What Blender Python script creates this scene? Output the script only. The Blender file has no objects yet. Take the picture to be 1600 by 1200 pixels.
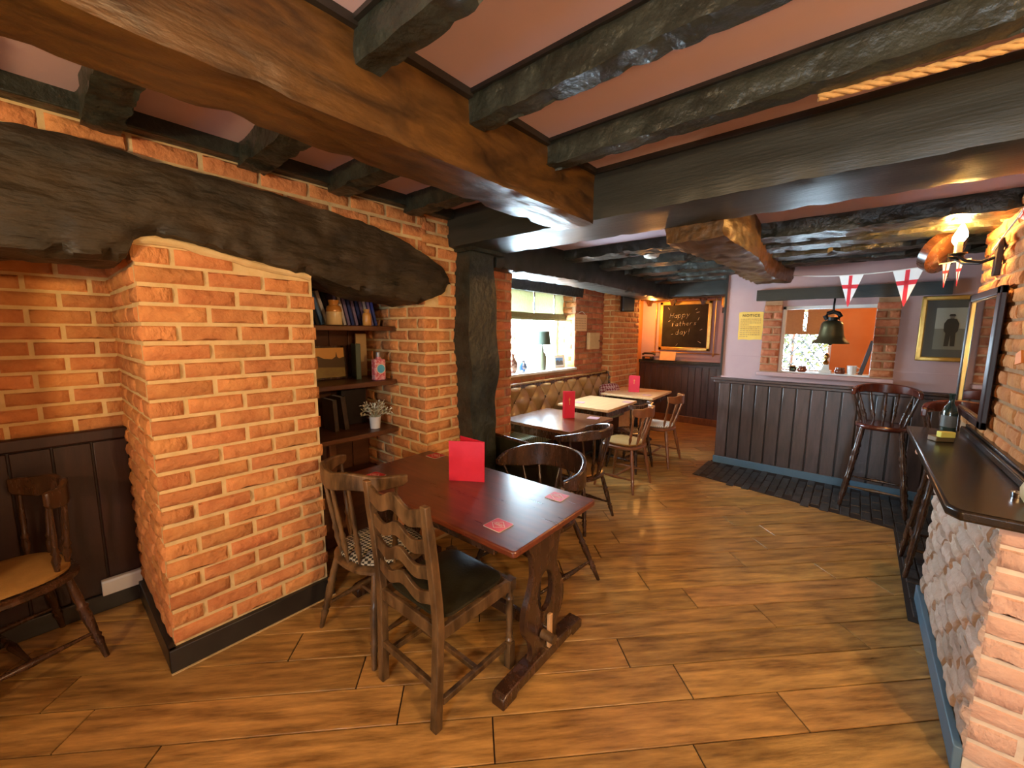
import bpy, math, random
from mathutils import Vector, Matrix, noise
random.seed(7)
S = bpy.context.scene
COL = S.collection
PI = math.pi

# ------------------------------------------------------------------ camera
cam_d = bpy.data.cameras.new('camera')
cam = bpy.data.objects.new('camera', cam_d); COL.objects.link(cam); S.camera = cam
F = 633.28; P_, Y_, R_ = -.129385, .701476, .008336
def _cam_rot():
    a, b = math.cos(Y_), math.sin(Y_); cp, sp = math.cos(P_), math.sin(P_); cr, sr = math.cos(R_), math.sin(R_)
    Ry = Matrix(((a,0,b),(0,1,0),(-b,0,a))); Rx = Matrix(((1,0,0),(0,cp,sp),(0,-sp,cp))); Rz = Matrix(((cr,-sr,0),(sr,cr,0),(0,0,1)))
    W = Matrix(((1,0,0),(0,0,-1),(0,1,0)))
    return Rz @ Rx @ Ry @ W          # world -> (right, down, forward)
_M = _cam_rot()
cam.matrix_world = Matrix.Translation((0,0,1.6)) @ Matrix(((_M[0][0],-_M[1][0],-_M[2][0]),(_M[0][1],-_M[1][1],-_M[2][1]),(_M[0][2],-_M[1][2],-_M[2][2]))).to_4x4()
cam_d.sensor_width = 36; cam_d.lens = F/1600*36; cam_d.clip_start = .02

# ------------------------------------------------------------------ view and sky
S.view_settings.view_transform = 'Standard'; S.view_settings.look = 'None'
S.view_settings.gamma = 1; S.view_settings.use_curve_mapping = False
S.view_settings.exposure = 0.82
w = bpy.data.worlds.new('sky'); S.world = w; w.use_nodes = True
bg = w.node_tree.nodes['Background']; bg.inputs[0].default_value = (.64,.83,1,1); bg.inputs[1].default_value = 46.0

def area(name, loc, rot, sx, sy, power=0, color=(1,1,1), portal=False):
    l = bpy.data.lights.new(name, 'AREA'); l.shape = 'RECTANGLE'; l.size = sx; l.size_y = sy; l.energy = power; l.color = color
    o = bpy.data.objects.new(name, l); COL.objects.link(o); o.location = loc; o.rotation_euler = rot
    if portal: l.cycles.is_portal = True
    return o
def point(name, loc, power, color=(1,.55,.2), r=.03):
    l = bpy.data.lights.new(name, 'POINT'); l.energy = power; l.color = color; l.shadow_soft_size = r
    o = bpy.data.objects.new(name, l); COL.objects.link(o); o.location = loc
    return o
area('window_portal', (-3.36,4.1,1.6), (0,-PI/2,0), 1.1, 1.7, portal=True)
area('rear_window_portal', (-.6,7.42,1.35), (-PI/2,0,0), .6, .6, portal=True)
area('back_window_portal', (.45,-2.3,1.5), (PI/2,0,0), .5, 1.0, portal=True)
WARM = (1,.68,.34)
point('lamp_light_right', (.405,3.72,2.20), 22, (1,.44,.08))
point('lamp_light_near_right', (1.36,.55,1.95), 70, WARM, .05)
point('lamp_light_left', (-1.0,-1.3,1.85), 62, (1,.66,.29), .06)
point('lamp_light_passage', (-2.75,7.0,1.95), 20, (1,.42,.09), .04)
point('lamp_light_hatch', (.35,6.3,2.05), 14, (1,.5,.15), .04)

# ------------------------------------------------------------------ materials
def mat(name, col, rough=.5, metal=0, spec=.5, col2=None, scale=6, stretch=None, bump=0, bscale=30, detail=5, rand=0, emit=None, estr=0, coat=0, sheen=0, contrast=(.3,.7), rvar=0, wave=False, btype='noise', bdist=.004):
    m = bpy.data.materials.new(name); m.use_nodes = True
    nt = m.node_tree; N = nt.nodes; L = nt.links; b = N['Principled BSDF']
    b.inputs['Base Color'].default_value = (*col,1); b.inputs['Roughness'].default_value = rough; b.inputs['Metallic'].default_value = metal
    b.inputs['Specular IOR Level'].default_value = spec
    if coat: b.inputs['Coat Weight'].default_value = coat; b.inputs['Coat Roughness'].default_value = .12
    if sheen: b.inputs['Sheen Weight'].default_value = sheen
    tc = N.new('ShaderNodeTexCoord'); oi = N.new('ShaderNodeObjectInfo')
    add = N.new('ShaderNodeVectorMath'); add.operation = 'ADD'
    mul = N.new('ShaderNodeMath'); mul.operation = 'MULTIPLY'; mul.inputs[1].default_value = 37
    L.new(oi.outputs['Random'], mul.inputs[0]); L.new(tc.outputs['Object'], add.inputs[0]); L.new(mul.outputs[0], add.inputs[1])
    mp = N.new('ShaderNodeMapping'); L.new(add.outputs[0], mp.inputs[0])
    if stretch: mp.inputs['Scale'].default_value = stretch
    out = None
    if col2:
        nz = N.new('ShaderNodeTexNoise'); nz.inputs['Scale'].default_value = scale; nz.inputs['Detail'].default_value = detail; nz.inputs['Roughness'].default_value = .62
        L.new(mp.outputs[0], nz.inputs['Vector'])
        if wave: nz.inputs['Distortion'].default_value = 1.4
        cr = N.new('ShaderNodeValToRGB'); cr.color_ramp.elements[0].position = contrast[0]; cr.color_ramp.elements[1].position = contrast[1]
        cr.color_ramp.elements[0].color = (*col,1); cr.color_ramp.elements[1].color = (*col2,1)
        L.new(nz.outputs[0], cr.inputs[0]); out = cr.outputs[0]
        if rvar:
            mr = N.new('ShaderNodeMapRange'); mr.inputs['To Min'].default_value = max(.02,rough-rvar); mr.inputs['To Max'].default_value = min(1,rough+rvar)
            L.new(nz.outputs[0], mr.inputs[0]); L.new(mr.outputs[0], b.inputs['Roughness'])
    if rand:
        hs = N.new('ShaderNodeHueSaturation')
        mr = N.new('ShaderNodeMapRange'); mr.inputs['To Min'].default_value = 1-rand; mr.inputs['To Max'].default_value = 1+rand
        L.new(oi.outputs['Random'], mr.inputs[0]); L.new(mr.outputs[0], hs.inputs['Value'])
        m2 = N.new('ShaderNodeMath'); m2.operation = 'MULTIPLY'; m2.inputs[1].default_value = 7.3; L.new(oi.outputs['Random'], m2.inputs[0])
        m3 = N.new('ShaderNodeMath'); m3.operation = 'FRACT'; L.new(m2.outputs[0], m3.inputs[0])
        mr2 = N.new('ShaderNodeMapRange'); mr2.inputs['To Min'].default_value = .5-.03*rand; mr2.inputs['To Max'].default_value = .5+.03*rand
        L.new(m3.outputs[0], mr2.inputs[0]); L.new(mr2.outputs[0], hs.inputs['Hue'])
        if out: L.new(out, hs.inputs['Color'])
        else: hs.inputs['Color'].default_value = (*col,1)
        out = hs.outputs[0]
    if out: L.new(out, b.inputs['Base Color'])
    if bump:
        if btype == 'voronoi':
            bn = N.new('ShaderNodeTexVoronoi'); bn.inputs['Scale'].default_value = bscale; o_ = bn.outputs['Distance']
        else:
            bn = N.new('ShaderNodeTexNoise'); bn.inputs['Scale'].default_value = bscale; bn.inputs['Detail'].default_value = 6; o_ = bn.outputs[0]
        L.new(mp.outputs[0], bn.inputs['Vector'])
        bp = N.new('ShaderNodeBump'); bp.inputs['Strength'].default_value = bump; bp.inputs['Distance'].default_value = bdist
        L.new(o_, bp.inputs['Height']); L.new(bp.outputs[0], b.inputs['Normal'])
    if emit:
        b.inputs['Emission Color'].default_value = (*emit,1); b.inputs['Emission Strength'].default_value = estr
    return m

def checker_mat(name, c1, c2, scale, rough=.8):
    m = mat(name, c1, rough); nt = m.node_tree; N = nt.nodes; L = nt.links
    tc = N.new('ShaderNodeTexCoord'); ck = N.new('ShaderNodeTexChecker'); ck.inputs['Scale'].default_value = scale
    ck.inputs[1].default_value = (*c1,1); ck.inputs[2].default_value = (*c2,1)
    mp = N.new('ShaderNodeMapping'); mp.inputs['Rotation'].default_value = (0,0,PI/4)
    L.new(tc.outputs['Object'], mp.inputs[0]); L.new(mp.outputs[0], ck.inputs[0]); L.new(ck.outputs[0], N['Principled BSDF'].inputs['Base Color'])
    return m
def stripe_mat(name, cols, axis, scale, rough=.8):
    m = mat(name, cols[0], rough); nt = m.node_tree; N = nt.nodes; L = nt.links
    tc = N.new('ShaderNodeTexCoord'); wv = N.new('ShaderNodeTexWave'); wv.bands_direction = axis; wv.inputs['Scale'].default_value = scale
    cr = N.new('ShaderNodeValToRGB'); cr.color_ramp.elements[0].color = (*cols[0],1); cr.color_ramp.elements[1].color = (*cols[1],1)
    cr.color_ramp.elements[0].position = .45; cr.color_ramp.elements[1].position = .55
    L.new(tc.outputs['Object'], wv.inputs[0]); L.new(wv.outputs[0], cr.inputs[0]); L.new(cr.outputs[0], N['Principled BSDF'].inputs['Base Color'])
    return m

M = {}
M['brick'] = mat('brick', (.47,.165,.055), .85, col2=(.66,.29,.10), scale=9, bump=1, bscale=30, rand=.15, spec=.25, bdist=.014, detail=8)
M['brick_pink'] = mat('brick_pink', (.56,.33,.23), .85, col2=(.68,.45,.33), scale=9, bump=1, bscale=30, rand=.10, spec=.25, bdist=.014, detail=8)
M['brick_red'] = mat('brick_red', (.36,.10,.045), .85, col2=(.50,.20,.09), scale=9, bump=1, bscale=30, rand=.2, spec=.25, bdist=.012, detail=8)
M['mortar'] = mat('mortar', (.60,.42,.18), .92, col2=(.72,.54,.27), scale=14, bump=.8, bscale=40, spec=.2)
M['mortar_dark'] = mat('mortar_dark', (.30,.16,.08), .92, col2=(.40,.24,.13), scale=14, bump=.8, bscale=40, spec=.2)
M['brick_grey'] = mat('brick_grey', (.40,.27,.19), .75, col2=(.56,.43,.34), scale=7, bump=1, bscale=26, spec=.4, rand=.15, bdist=.02, detail=8)
M['mortar_pale'] = mat('mortar_pale', (.60,.50,.38), .92, col2=(.70,.60,.46), scale=14, bump=.8, bscale=40, spec=.2)
M['beam_black'] = mat('beam_black', (.011,.013,.009), .38, col2=(.036,.042,.031), scale=7, stretch=(1,1,1), bump=1, bscale=22, spec=.5, rvar=.12, bdist=.012)
M['beam_flat'] = mat('beam_flat', (.018,.020,.016), .40, col2=(.036,.038,.030), scale=3, stretch=(.4,4,4), bump=.3, bscale=30, spec=.4, rvar=.1)
M['beam_brown'] = mat('beam_brown', (.024,.011,.003), .40, col2=(.130,.057,.009), scale=5, stretch=(2.2,.7,2.2), bump=.7, bscale=9, spec=.5, rvar=.1, wave=True, bdist=.01)
M['lintel'] = mat('lintel', (.014,.011,.006), .52, col2=(.050,.032,.014), scale=5, stretch=(2,.7,2), bump=1, bscale=11, spec=.35, rvar=.1, bdist=.016)
M['ceiling'] = mat('ceiling', (.53,.395,.43), .75, col2=(.57,.42,.455), scale=3, spec=.3)
M['mauve'] = mat('mauve', (.45,.30,.30), .7, col2=(.50,.35,.34), scale=3, spec=.3)
M['orange_wall'] = mat('orange_wall', (.56,.20,.055), .7, col2=(.60,.24,.075), scale=3, spec=.3)
M['plain_wall'] = mat('plain_wall', (.36,.22,.14), .8, col2=(.40,.26,.17), scale=3, spec=.3)
M['plank'] = mat('plank', (.13,.058,.014), .30, col2=(.54,.30,.085), scale=5, stretch=(.7,5,5), bump=.25, bscale=25, rand=.16, rvar=.06, contrast=(.30,.68), detail=9, spec=.5)
M['plank_gap'] = mat('plank_gap', (.02,.01,.005), .8)
M['tile_black'] = mat('tile_black', (.018,.017,.016), .38, col2=(.05,.045,.042), scale=12, bump=.7, bscale=30, rand=.3)
M['panel_dark'] = mat('panel_dark', (.014,.004,.003), .42, col2=(.030,.009,.006), scale=5, stretch=(6,6,.6), bump=.15, bscale=20, rand=.15)
M['panel_bar'] = mat('panel_bar', (.030,.017,.014), .37, spec=.9, col2=(.080,.047,.039), scale=5, stretch=(5,5,.7), bump=.2, bscale=20, rand=.18, rvar=.08)
M['trim_black'] = mat('trim_black', (.012,.011,.010), .35, col2=(.025,.022,.018), scale=8)
M['skirt_blue'] = mat('skirt_blue', (.085,.16,.22), .4, col2=(.11,.19,.26), scale=6)
M['mahogany'] = mat('mahogany', (.085,.014,.006), .28, col2=(.17,.036,.012), scale=3.5, stretch=(.8,9,9), bump=0, rvar=.02, spec=1, coat=0)
M['mahogany_y'] = mat('mahogany_y', (.10,.035,.015), .22, col2=(.19,.075,.03), scale=3.5, stretch=(9,.8,9), bump=0, rvar=.02, spec=1, coat=0)
M['oak'] = mat('oak', (.50,.27,.11), .35, col2=(.68,.42,.20), scale=3.5, stretch=(9,.8,9), bump=.08, bscale=30, rvar=.08)
M['wood_dark'] = mat('wood_dark', (.022,.009,.005), .27, col2=(.070,.028,.012), scale=7, stretch=(3,3,.8), spec=.7, rvar=.03)
M['wood_worn'] = mat('wood_worn', (.045,.024,.010), .36, col2=(.23,.125,.048), scale=6, stretch=(3,3,.8), bump=.2, bscale=35, spec=.5, rvar=.1, contrast=(.38,.78), coat=.15)
M['wood_brown'] = mat('wood_brown', (.13,.042,.013), .28, col2=(.26,.095,.03), scale=6, stretch=(3,3,.8), bump=.1, bscale=30, spec=.6, coat=.3)
M['wood_red'] = mat('wood_red', (.055,.010,.006), .22, col2=(.11,.024,.012), scale=6, stretch=(3,3,.8), spec=.6, coat=.4)
M['shelf_wood'] = mat('shelf_wood', (.06,.022,.010), .35, col2=(.15,.058,.024), scale=5, stretch=(4,.6,4), bump=.2, bscale=30)
M['leather_green'] = mat('leather_green', (.014,.013,.006), .38, col2=(.028,.026,.013), scale=10, bump=.3, bscale=90, spec=.6)
M['leather_gold'] = mat('leather_gold', (.27,.150,.050), .25, col2=(.35,.21,.075), scale=5, bump=.1, bscale=80, spec=.9)
M['mustard'] = mat('mustard', (.26,.13,.025), .9, col2=(.33,.17,.035), scale=12, bump=.4, bscale=140)
M['weave'] = checker_mat('weave', (.03,.025,.015), (.50,.45,.33), 62)
M['stripe_pale'] = stripe_mat('stripe_pale', ((.62,.55,.45),(.30,.26,.20)), 'Y', 14)
M['stripe_green'] = stripe_mat('stripe_green', ((.10,.16,.08),(.45,.42,.28)), 'Y', 10)
M['burgundy'] = checker_mat('burgundy', (.20,.02,.03), (.52,.36,.34), 34)
M['red_card'] = mat('red_card', (.62,.012,.04), .45, col2=(.68,.018,.05), scale=12, bump=.1, bscale=200)
M['red_print'] = mat('red_print', (.62,.02,.03), .5)
M['cream_print'] = mat('cream_print', (.75,.62,.45), .6)
M['gold_print'] = mat('gold_print', (.75,.45,.12), .4, metal=.3)
M['brass'] = mat('brass', (.62,.36,.10), .28, metal=1, col2=(.50,.28,.08), scale=8)
M['gilt'] = mat('gilt', (.70,.45,.12), .35, metal=.7, col2=(.55,.33,.08), scale=12)
M['bronze'] = mat('bronze', (.11,.10,.05), .38, metal=.8, col2=(.18,.15,.07), scale=5, rvar=.1)
M['iron'] = mat('iron', (.012,.012,.012), .45, metal=.6, col2=(.02,.018,.016), scale=20)
M['chrome'] = mat('chrome', (.75,.75,.76), .15, metal=1)
M['slate'] = mat('slate', (.020,.017,.013), .9, spec=.1, col2=(.035,.030,.022), scale=6)
M['chalk'] = mat('chalk', (.85,.78,.62), .9)
M['ink'] = mat('ink', (.03,.02,.02), .7)
M['paper_yellow'] = mat('paper_yellow', (.85,.58,.12), .7, col2=(.80,.50,.09), scale=9)
M['paper_cream'] = mat('paper_cream', (.75,.50,.26), .8, col2=(.68,.42,.2), scale=12)
M['board_tan'] = mat('board_tan', (.60,.44,.22), .6, col2=(.50,.35,.16), scale=8)
M['plastic_white'] = mat('plastic_white', (.72,.68,.58), .4)
M['plastic_black'] = mat('plastic_black', (.012,.012,.013), .45)
M['white_paint'] = mat('white_paint', (.78,.78,.74), .4)
M['sill_white'] = mat('sill_white', (.75,.73,.68), .35)
M['blind'] = mat('blind', (.22,.20,.10), .9, col2=(.30,.27,.15), scale=40, bump=.2, bscale=150)
M['blind_orange'] = mat('blind_orange', (.40,.23,.10), .9, col2=(.46,.28,.12), scale=40)
for k in ('blind','blind_orange'):
    M[k].node_tree.nodes['Principled BSDF'].inputs['Transmission Weight'].default_value = 0
    nt = M[k].node_tree; tr = nt.nodes.new('ShaderNodeBsdfTranslucent'); tr.inputs[0].default_value = (.30,.28,.13,1) if k == 'blind' else (.34,.20,.08,1)
    mx = nt.nodes.new('ShaderNodeMixShader'); mx.inputs[0].default_value = .12
    nt.links.new(nt.nodes['Principled BSDF'].outputs[0], mx.inputs[1]); nt.links.new(tr.outputs[0], mx.inputs[2]); nt.links.new(mx.outputs[0], nt.nodes['Material Output'].inputs[0])
M['stoneware_top'] = mat('stoneware_top', (.62,.30,.06), .25, col2=(.55,.24,.05), scale=6)
M['stoneware'] = mat('stoneware', (.72,.60,.34), .25, col2=(.66,.53,.28), scale=6)
M['stone_pale'] = mat('stone_pale', (.14,.14,.08), .35)
M['ceramic_white'] = mat('ceramic_white', (.78,.76,.70), .3)
M['ceramic_blue'] = mat('ceramic_blue', (.05,.16,.42), .25, col2=(.72,.76,.80), scale=22, contrast=(.46,.54))
M['ceramic_floral'] = mat('ceramic_floral', (.16,.06,.05), .3, col2=(.48,.34,.25), scale=26, contrast=(.42,.58))
M['shade'] = mat('shade', (.06,.08,.055), .8)
M['leaf_pale'] = mat('leaf_pale', (.62,.60,.38), .6, rand=.2)
M['petal_white'] = mat('petal_white', (.80,.78,.62), .6)
M['reed'] = mat('reed', (.45,.28,.12), .8)
M['book_blue'] = mat('book_blue', (.03,.07,.30), .5, rand=.3)
M['book_sky'] = mat('book_sky', (.10,.25,.55), .5, rand=.3)
M['book_white'] = mat('book_white', (.62,.60,.60), .6, rand=.1)
M['book_violet'] = mat('book_violet', (.22,.18,.36), .5, rand=.2)
M['book_black'] = mat('book_black', (.012,.010,.010), .4)
M['book_orange'] = mat('book_orange', (.62,.24,.04), .5)
M['book_green'] = mat('book_green', (.012,.05,.018), .45)
M['leather_book'] = mat('leather_book', (.03,.018,.01), .4, col2=(.06,.035,.016), scale=20)
M['gin_pink'] = mat('gin_pink', (.62,.10,.12), .3, col2=(.75,.40,.38), scale=45, contrast=(.45,.55))
M['gin_blue'] = mat('gin_blue', (.10,.42,.58), .3)
M['grey_cap'] = mat('grey_cap', (.35,.33,.32), .35, metal=.4)
M['pic_sky'] = mat('pic_sky', (.80,.42,.10), .5)
M['pic_dark'] = mat('pic_dark', (.10,.06,.02), .5)
M['pic_field'] = mat('pic_field', (.30,.22,.05), .5, col2=(.22,.14,.04), scale=20)
M['mount_grey'] = mat('mount_grey', (.11,.105,.09), .5)
M['photo_bg'] = mat('photo_bg', (.46,.44,.36), .5, col2=(.52,.49,.41), scale=6)
M['photo_ground'] = mat('photo_ground', (.24,.23,.18), .5)
M['photo_dark'] = mat('photo_dark', (.03,.03,.028), .5)
M['photo_skin'] = mat('photo_skin', (.20,.17,.14), .5)
M['cloth_white'] = mat('cloth_white', (.78,.74,.70), .85)
M['cloth_red'] = mat('cloth_red', (.68,.02,.03), .85)
M['rope'] = mat('rope', (.45,.25,.08), .9, col2=(.60,.36,.13), scale=30, bump=.6, bscale=80)
M['string'] = mat('string', (.70,.66,.60), .8)
M['glow'] = mat('glow', (1,.7,.3), .5, emit=(1,.62,.22), estr=90)
M['tan_inside'] = mat('tan_inside', (.55,.36,.15), .7)
M['candle_tube'] = mat('candle_tube', (.70,.50,.25), .6)
M['mirror'] = mat('mirror', (.80,.80,.76), .03, metal=1)
M['glass_green'] = mat('glass_green', (.035,.06,.045), .08, spec=.8)
M['glass_green'].node_tree.nodes['Principled BSDF'].inputs['Transmission Weight'].default_value = .5
M['sponge'] = mat('sponge', (.75,.62,.10), .7)
M['oak_block'] = mat('oak_block', (.16,.09,.03), .4)
M['jar_brown'] = mat('jar_brown', (.20,.05,.02), .2, spec=.7)
M['orange_paper'] = mat('orange_paper', (.85,.25,.04), .6)
M['lead'] = mat('lead', (.08,.08,.08), .5, metal=.6)
M['hedge'] = mat('hedge', (.02,.045,.008), .8, col2=(.07,.10,.03), scale=4)
def glass_mat():
    m = bpy.data.materials.new('window_glass'); m.use_nodes = True; nt = m.node_tree; nt.nodes.remove(nt.nodes['Principled BSDF'])
    t = nt.nodes.new('ShaderNodeBsdfTransparent'); t.inputs[0].default_value = (.96,.98,.98,1); g = nt.nodes.new('ShaderNodeBsdfGlossy'); g.inputs['Roughness'].default_value = .02
    mx = nt.nodes.new('ShaderNodeMixShader'); mx.inputs[0].default_value = .07
    nt.links.new(t.outputs[0], mx.inputs[1]); nt.links.new(g.outputs[0], mx.inputs[2]); nt.links.new(mx.outputs[0], nt.nodes['Material Output'].inputs[0]); return m
M['glass'] = glass_mat()

# ------------------------------------------------------------------ mesh helpers
class MB:
    def __init__(s): s.v = []; s.f = []
    def add(s, vs, fs):
        n = len(s.v); s.v += [tuple(v) for v in vs]; s.f += [tuple(i+n for i in f) for f in fs]; return s
    def box(s, x0, x1, y0, y1, z0, z1, T=None):
        vs = [Vector(p) for p in ((x0,y0,z0),(x1,y0,z0),(x1,y1,z0),(x0,y1,z0),(x0,y0,z1),(x1,y0,z1),(x1,y1,z1),(x0,y1,z1))]
        if T: vs = [T @ v for v in vs]
        return s.add(vs, [(0,3,2,1),(4,5,6,7),(0,1,5,4),(1,2,6,5),(2,3,7,6),(3,0,4,7)])
    def prism(s, poly, h0, h1, T=None):
        n = len(poly); vs = [Vector((a,b,h0)) for a,b in poly]+[Vector((a,b,h1)) for a,b in poly]
        if T: vs = [T @ v for v in vs]
        return s.add(vs, [tuple(range(n))[::-1], tuple(range(n,2*n))]+[(i,(i+1)%n,n+(i+1)%n,n+i) for i in range(n)])
    def lathe(s, prof, seg=14, T=None):
        vs = []; fs = []
        for r, z in prof:
            for k in range(seg): a = 2*PI*k/seg; vs.append(Vector((r*math.cos(a), r*math.sin(a), z)))
        for i in range(len(prof)-1):
            for k in range(seg): k2 = (k+1)%seg; fs.append((i*seg+k, i*seg+k2, (i+1)*seg+k2, (i+1)*seg+k))
        fs.append(tuple(range(seg))[::-1]); m = (len(prof)-1)*seg; fs.append(tuple(range(m, m+seg)))
        if T: vs = [T @ v for v in vs]
        return s.add(vs, fs)
    def turned(s, p0, p1, prof, seg=10):
        p0, p1 = Vector(p0), Vector(p1); d = p1-p0; q = d.to_track_quat('Z','Y').to_matrix().to_4x4()
        return s.lathe([(r, t*d.length) for t, r in prof], seg, Matrix.Translation(p0) @ q)
    def cyl(s, p0, p1, r, seg=10, r2=None):
        return s.turned(p0, p1, [(0,r),(1,r if r2 is None else r2)], seg)
    def tube(s, pts, r, seg=8, ry=None):
        pts = [Vector(p) for p in pts]; n = len(pts); vs = []; fs = []
        for i, p in enumerate(pts):
            d = (pts[min(i+1,n-1)]-pts[max(i-1,0)]).normalized(); up = Vector((0,0,1))
            if abs(d.z) > .95: up = Vector((1,0,0))
            a = d.cross(up).normalized(); b = a.cross(d).normalized()
            rr = r[i] if isinstance(r,(list,tuple)) else r; r2 = rr if ry is None else (ry[i] if isinstance(ry,(list,tuple)) else ry)
            for k in range(seg): t = 2*PI*k/seg+PI/seg; vs.append(p+a*rr*math.cos(t)+b*r2*math.sin(t))
        for i in range(n-1):
            for k in range(seg): k2 = (k+1)%seg; fs.append((i*seg+k, i*seg+k2, (i+1)*seg+k2, (i+1)*seg+k))
        fs.append(tuple(range(seg))[::-1]); fs.append(tuple(range((n-1)*seg, n*seg)))
        return s.add(vs, fs)
    def strip(s, pts, halfw, z0s, z1s):          # curved band standing on edge; pts in plan, thickness 2*halfw
        n = len(pts); vs = []; fs = []
        for i in range(n):
            a = Vector(pts[max(i-1,0)]); b = Vector(pts[min(i+1,n-1)]); d = (b-a).normalized(); nn = Vector((-d.y, d.x)); p = Vector(pts[i]); h = halfw
            for q, z in ((p-nn*h,z0s[i]),(p+nn*h,z0s[i]),(p+nn*h,z1s[i]),(p-nn*h,z1s[i])): vs.append((q.x,q.y,z))
        for i in range(n-1):
            for k in range(4): k2 = (k+1)%4; fs.append((i*4+k, i*4+k2, (i+1)*4+k2, (i+1)*4+k))
        fs.append((3,2,1,0)); m = (n-1)*4; fs.append((m,m+1,m+2,m+3))
        return s.add(vs, fs)
    def sphere(s, c, r, seg=12, rings=8, sc=(1,1,1)):
        prof = [(max(1e-4,r*math.sin(PI*i/rings)), -r*math.cos(PI*i/rings)) for i in range(rings+1)]
        return s.lathe(prof, seg, Matrix.Translation(c) @ Matrix.Diagonal((*sc,1)))
    def mesh(s, name, smooth=35):
        me = bpy.data.meshes.new(name); me.from_pydata(s.v, [], s.f); me.update()
        import bmesh
        b = bmesh.new(); b.from_mesh(me); bmesh.ops.recalc_face_normals(b, faces=b.faces); b.to_mesh(me); b.free()
        if smooth: me.shade_smooth(); me.set_sharp_from_angle(angle=math.radians(smooth))
        return me
    def build(s, name, m, parent=None, bev=0, smooth=35, subd=0):
        o = bpy.data.objects.new(name, s.mesh(name, smooth)); COL.objects.link(o)
        o.data.materials.append(M[m] if isinstance(m,str) else m)
        if parent: o.parent = parent
        if bev:
            md = o.modifiers.new('bevel','BEVEL'); md.width = bev; md.segments = 2; md.limit_method = 'ANGLE'; md.angle_limit = math.radians(40)
        if subd:
            md = o.modifiers.new('sub','SUBSURF'); md.levels = subd; md.render_levels = subd
        return o
def tag(o, label, cat, group=None, kind=None):
    o['label'] = label; o['category'] = cat
    if group: o['group'] = group
    if kind: o['kind'] = kind
    return o
def thing(name, label, cat, loc=(0,0,0), rz=0, group=None):
    o = bpy.data.objects.new(name, None); COL.objects.link(o); o.location = loc; o.rotation_euler = (0,0,rz); o.empty_display_size = .1
    return tag(o, label, cat, group)
def struct(name, mb, m, label, cat, bev=0, smooth=35):
    if 'chipped' in label or 'rough dark joist' in label: smooth = 22
    return tag(mb.build(name, m, None, bev, smooth), label, cat, kind='structure')
def B(*a): return MB().box(*a)
def T(loc, rx=0, ry=0, rz=0): return Matrix.Translation(loc) @ Matrix.Rotation(rz,4,'Z') @ Matrix.Rotation(ry,4,'Y') @ Matrix.Rotation(rx,4,'X')
def lerp(a, b, t): return a+(b-a)*t
def curve_at(pts, x):
    if x <= pts[0][0]: return pts[0][1]
    for (x0,y0),(x1,y1) in zip(pts, pts[1:]):
        if x <= x1: return lerp(y0, y1, (x-x0)/max(1e-6,x1-x0))
    return pts[-1][1]

# rough hewn timber: section given by functions of the running coordinate t; returns points (t, across, z)
def rough(t0, t1, sec, amp=.012, jag=.02, seed=0, step=.035, nr=7, facet=0, freq=6):
    n = max(3, int((t1-t0)/step)+1); rows = []
    for i in range(n):
        t = lerp(t0, t1, i/(n-1)); a0, a1, z0, z1 = sec(t); ring = []
        per = []
        for k in range(nr): per.append((a0, lerp(z1,z0,k/nr), -1, 0))
        for k in range(nr): per.append((lerp(a0,a1,k/nr), z0, 0, -1))
        for k in range(nr): per.append((a1, lerp(z0,z1,k/nr), 1, 0))
        for k in range(2): per.append((lerp(a1,a0,k/2), z1, 0, 1))
        for a, z, na, nz in per:
            q = Vector((t*freq+seed*11.3, a*freq*1.6, z*freq*1.6))
            d = noise.noise(q)*amp + noise.noise(q*2.7)*amp*.5
            ca = min(abs(a-a0),abs(a-a1)); cz = abs(z-z0)
            e = max(0, 1-(ca+cz)/.06)                       # lower arrises knocked off and dented
            if facet:
                cp = max(0, noise.cell(Vector((t*13+seed*3.7, (a-a0)*9, (z-z0)*9+.3)))-.45)*facet*(1 if cz < .07 else .25); d -= cp
            j = e*jag*(.45+max(0,noise.noise(Vector((t*freq*2.1+seed*5, (a>0)*3.1, seed))))*2.2)
            ma, mz = (a0+a1)/2, (z0+z1)/2
            a_ = a+na*d + (ma-a)*min(1,j*4); z_ = z+nz*d + (mz-z)*min(1,j*5)
            ring.append((t, a_, z_))
        rows.append(ring)
    m = len(rows[0]); vs = [p for r in rows for p in r]; fs = []
    for i in range(n-1):
        for k in range(m): k2 = (k+1)%m; fs.append((i*m+k, i*m+k2, (i+1)*m+k2, (i+1)*m+k))
    fs.append(tuple(range(m))); fs.append(tuple(range((n-1)*m, n*m))[::-1])
    return vs, fs
def rough_beam(axis, *a, **k):
    vs, fs = rough(*a, **k); mb = MB()
    mb.add([(p[0],p[1],p[2]) if axis == 'x' else (p[1],p[0],p[2]) for p in vs], fs); return mb

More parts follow.
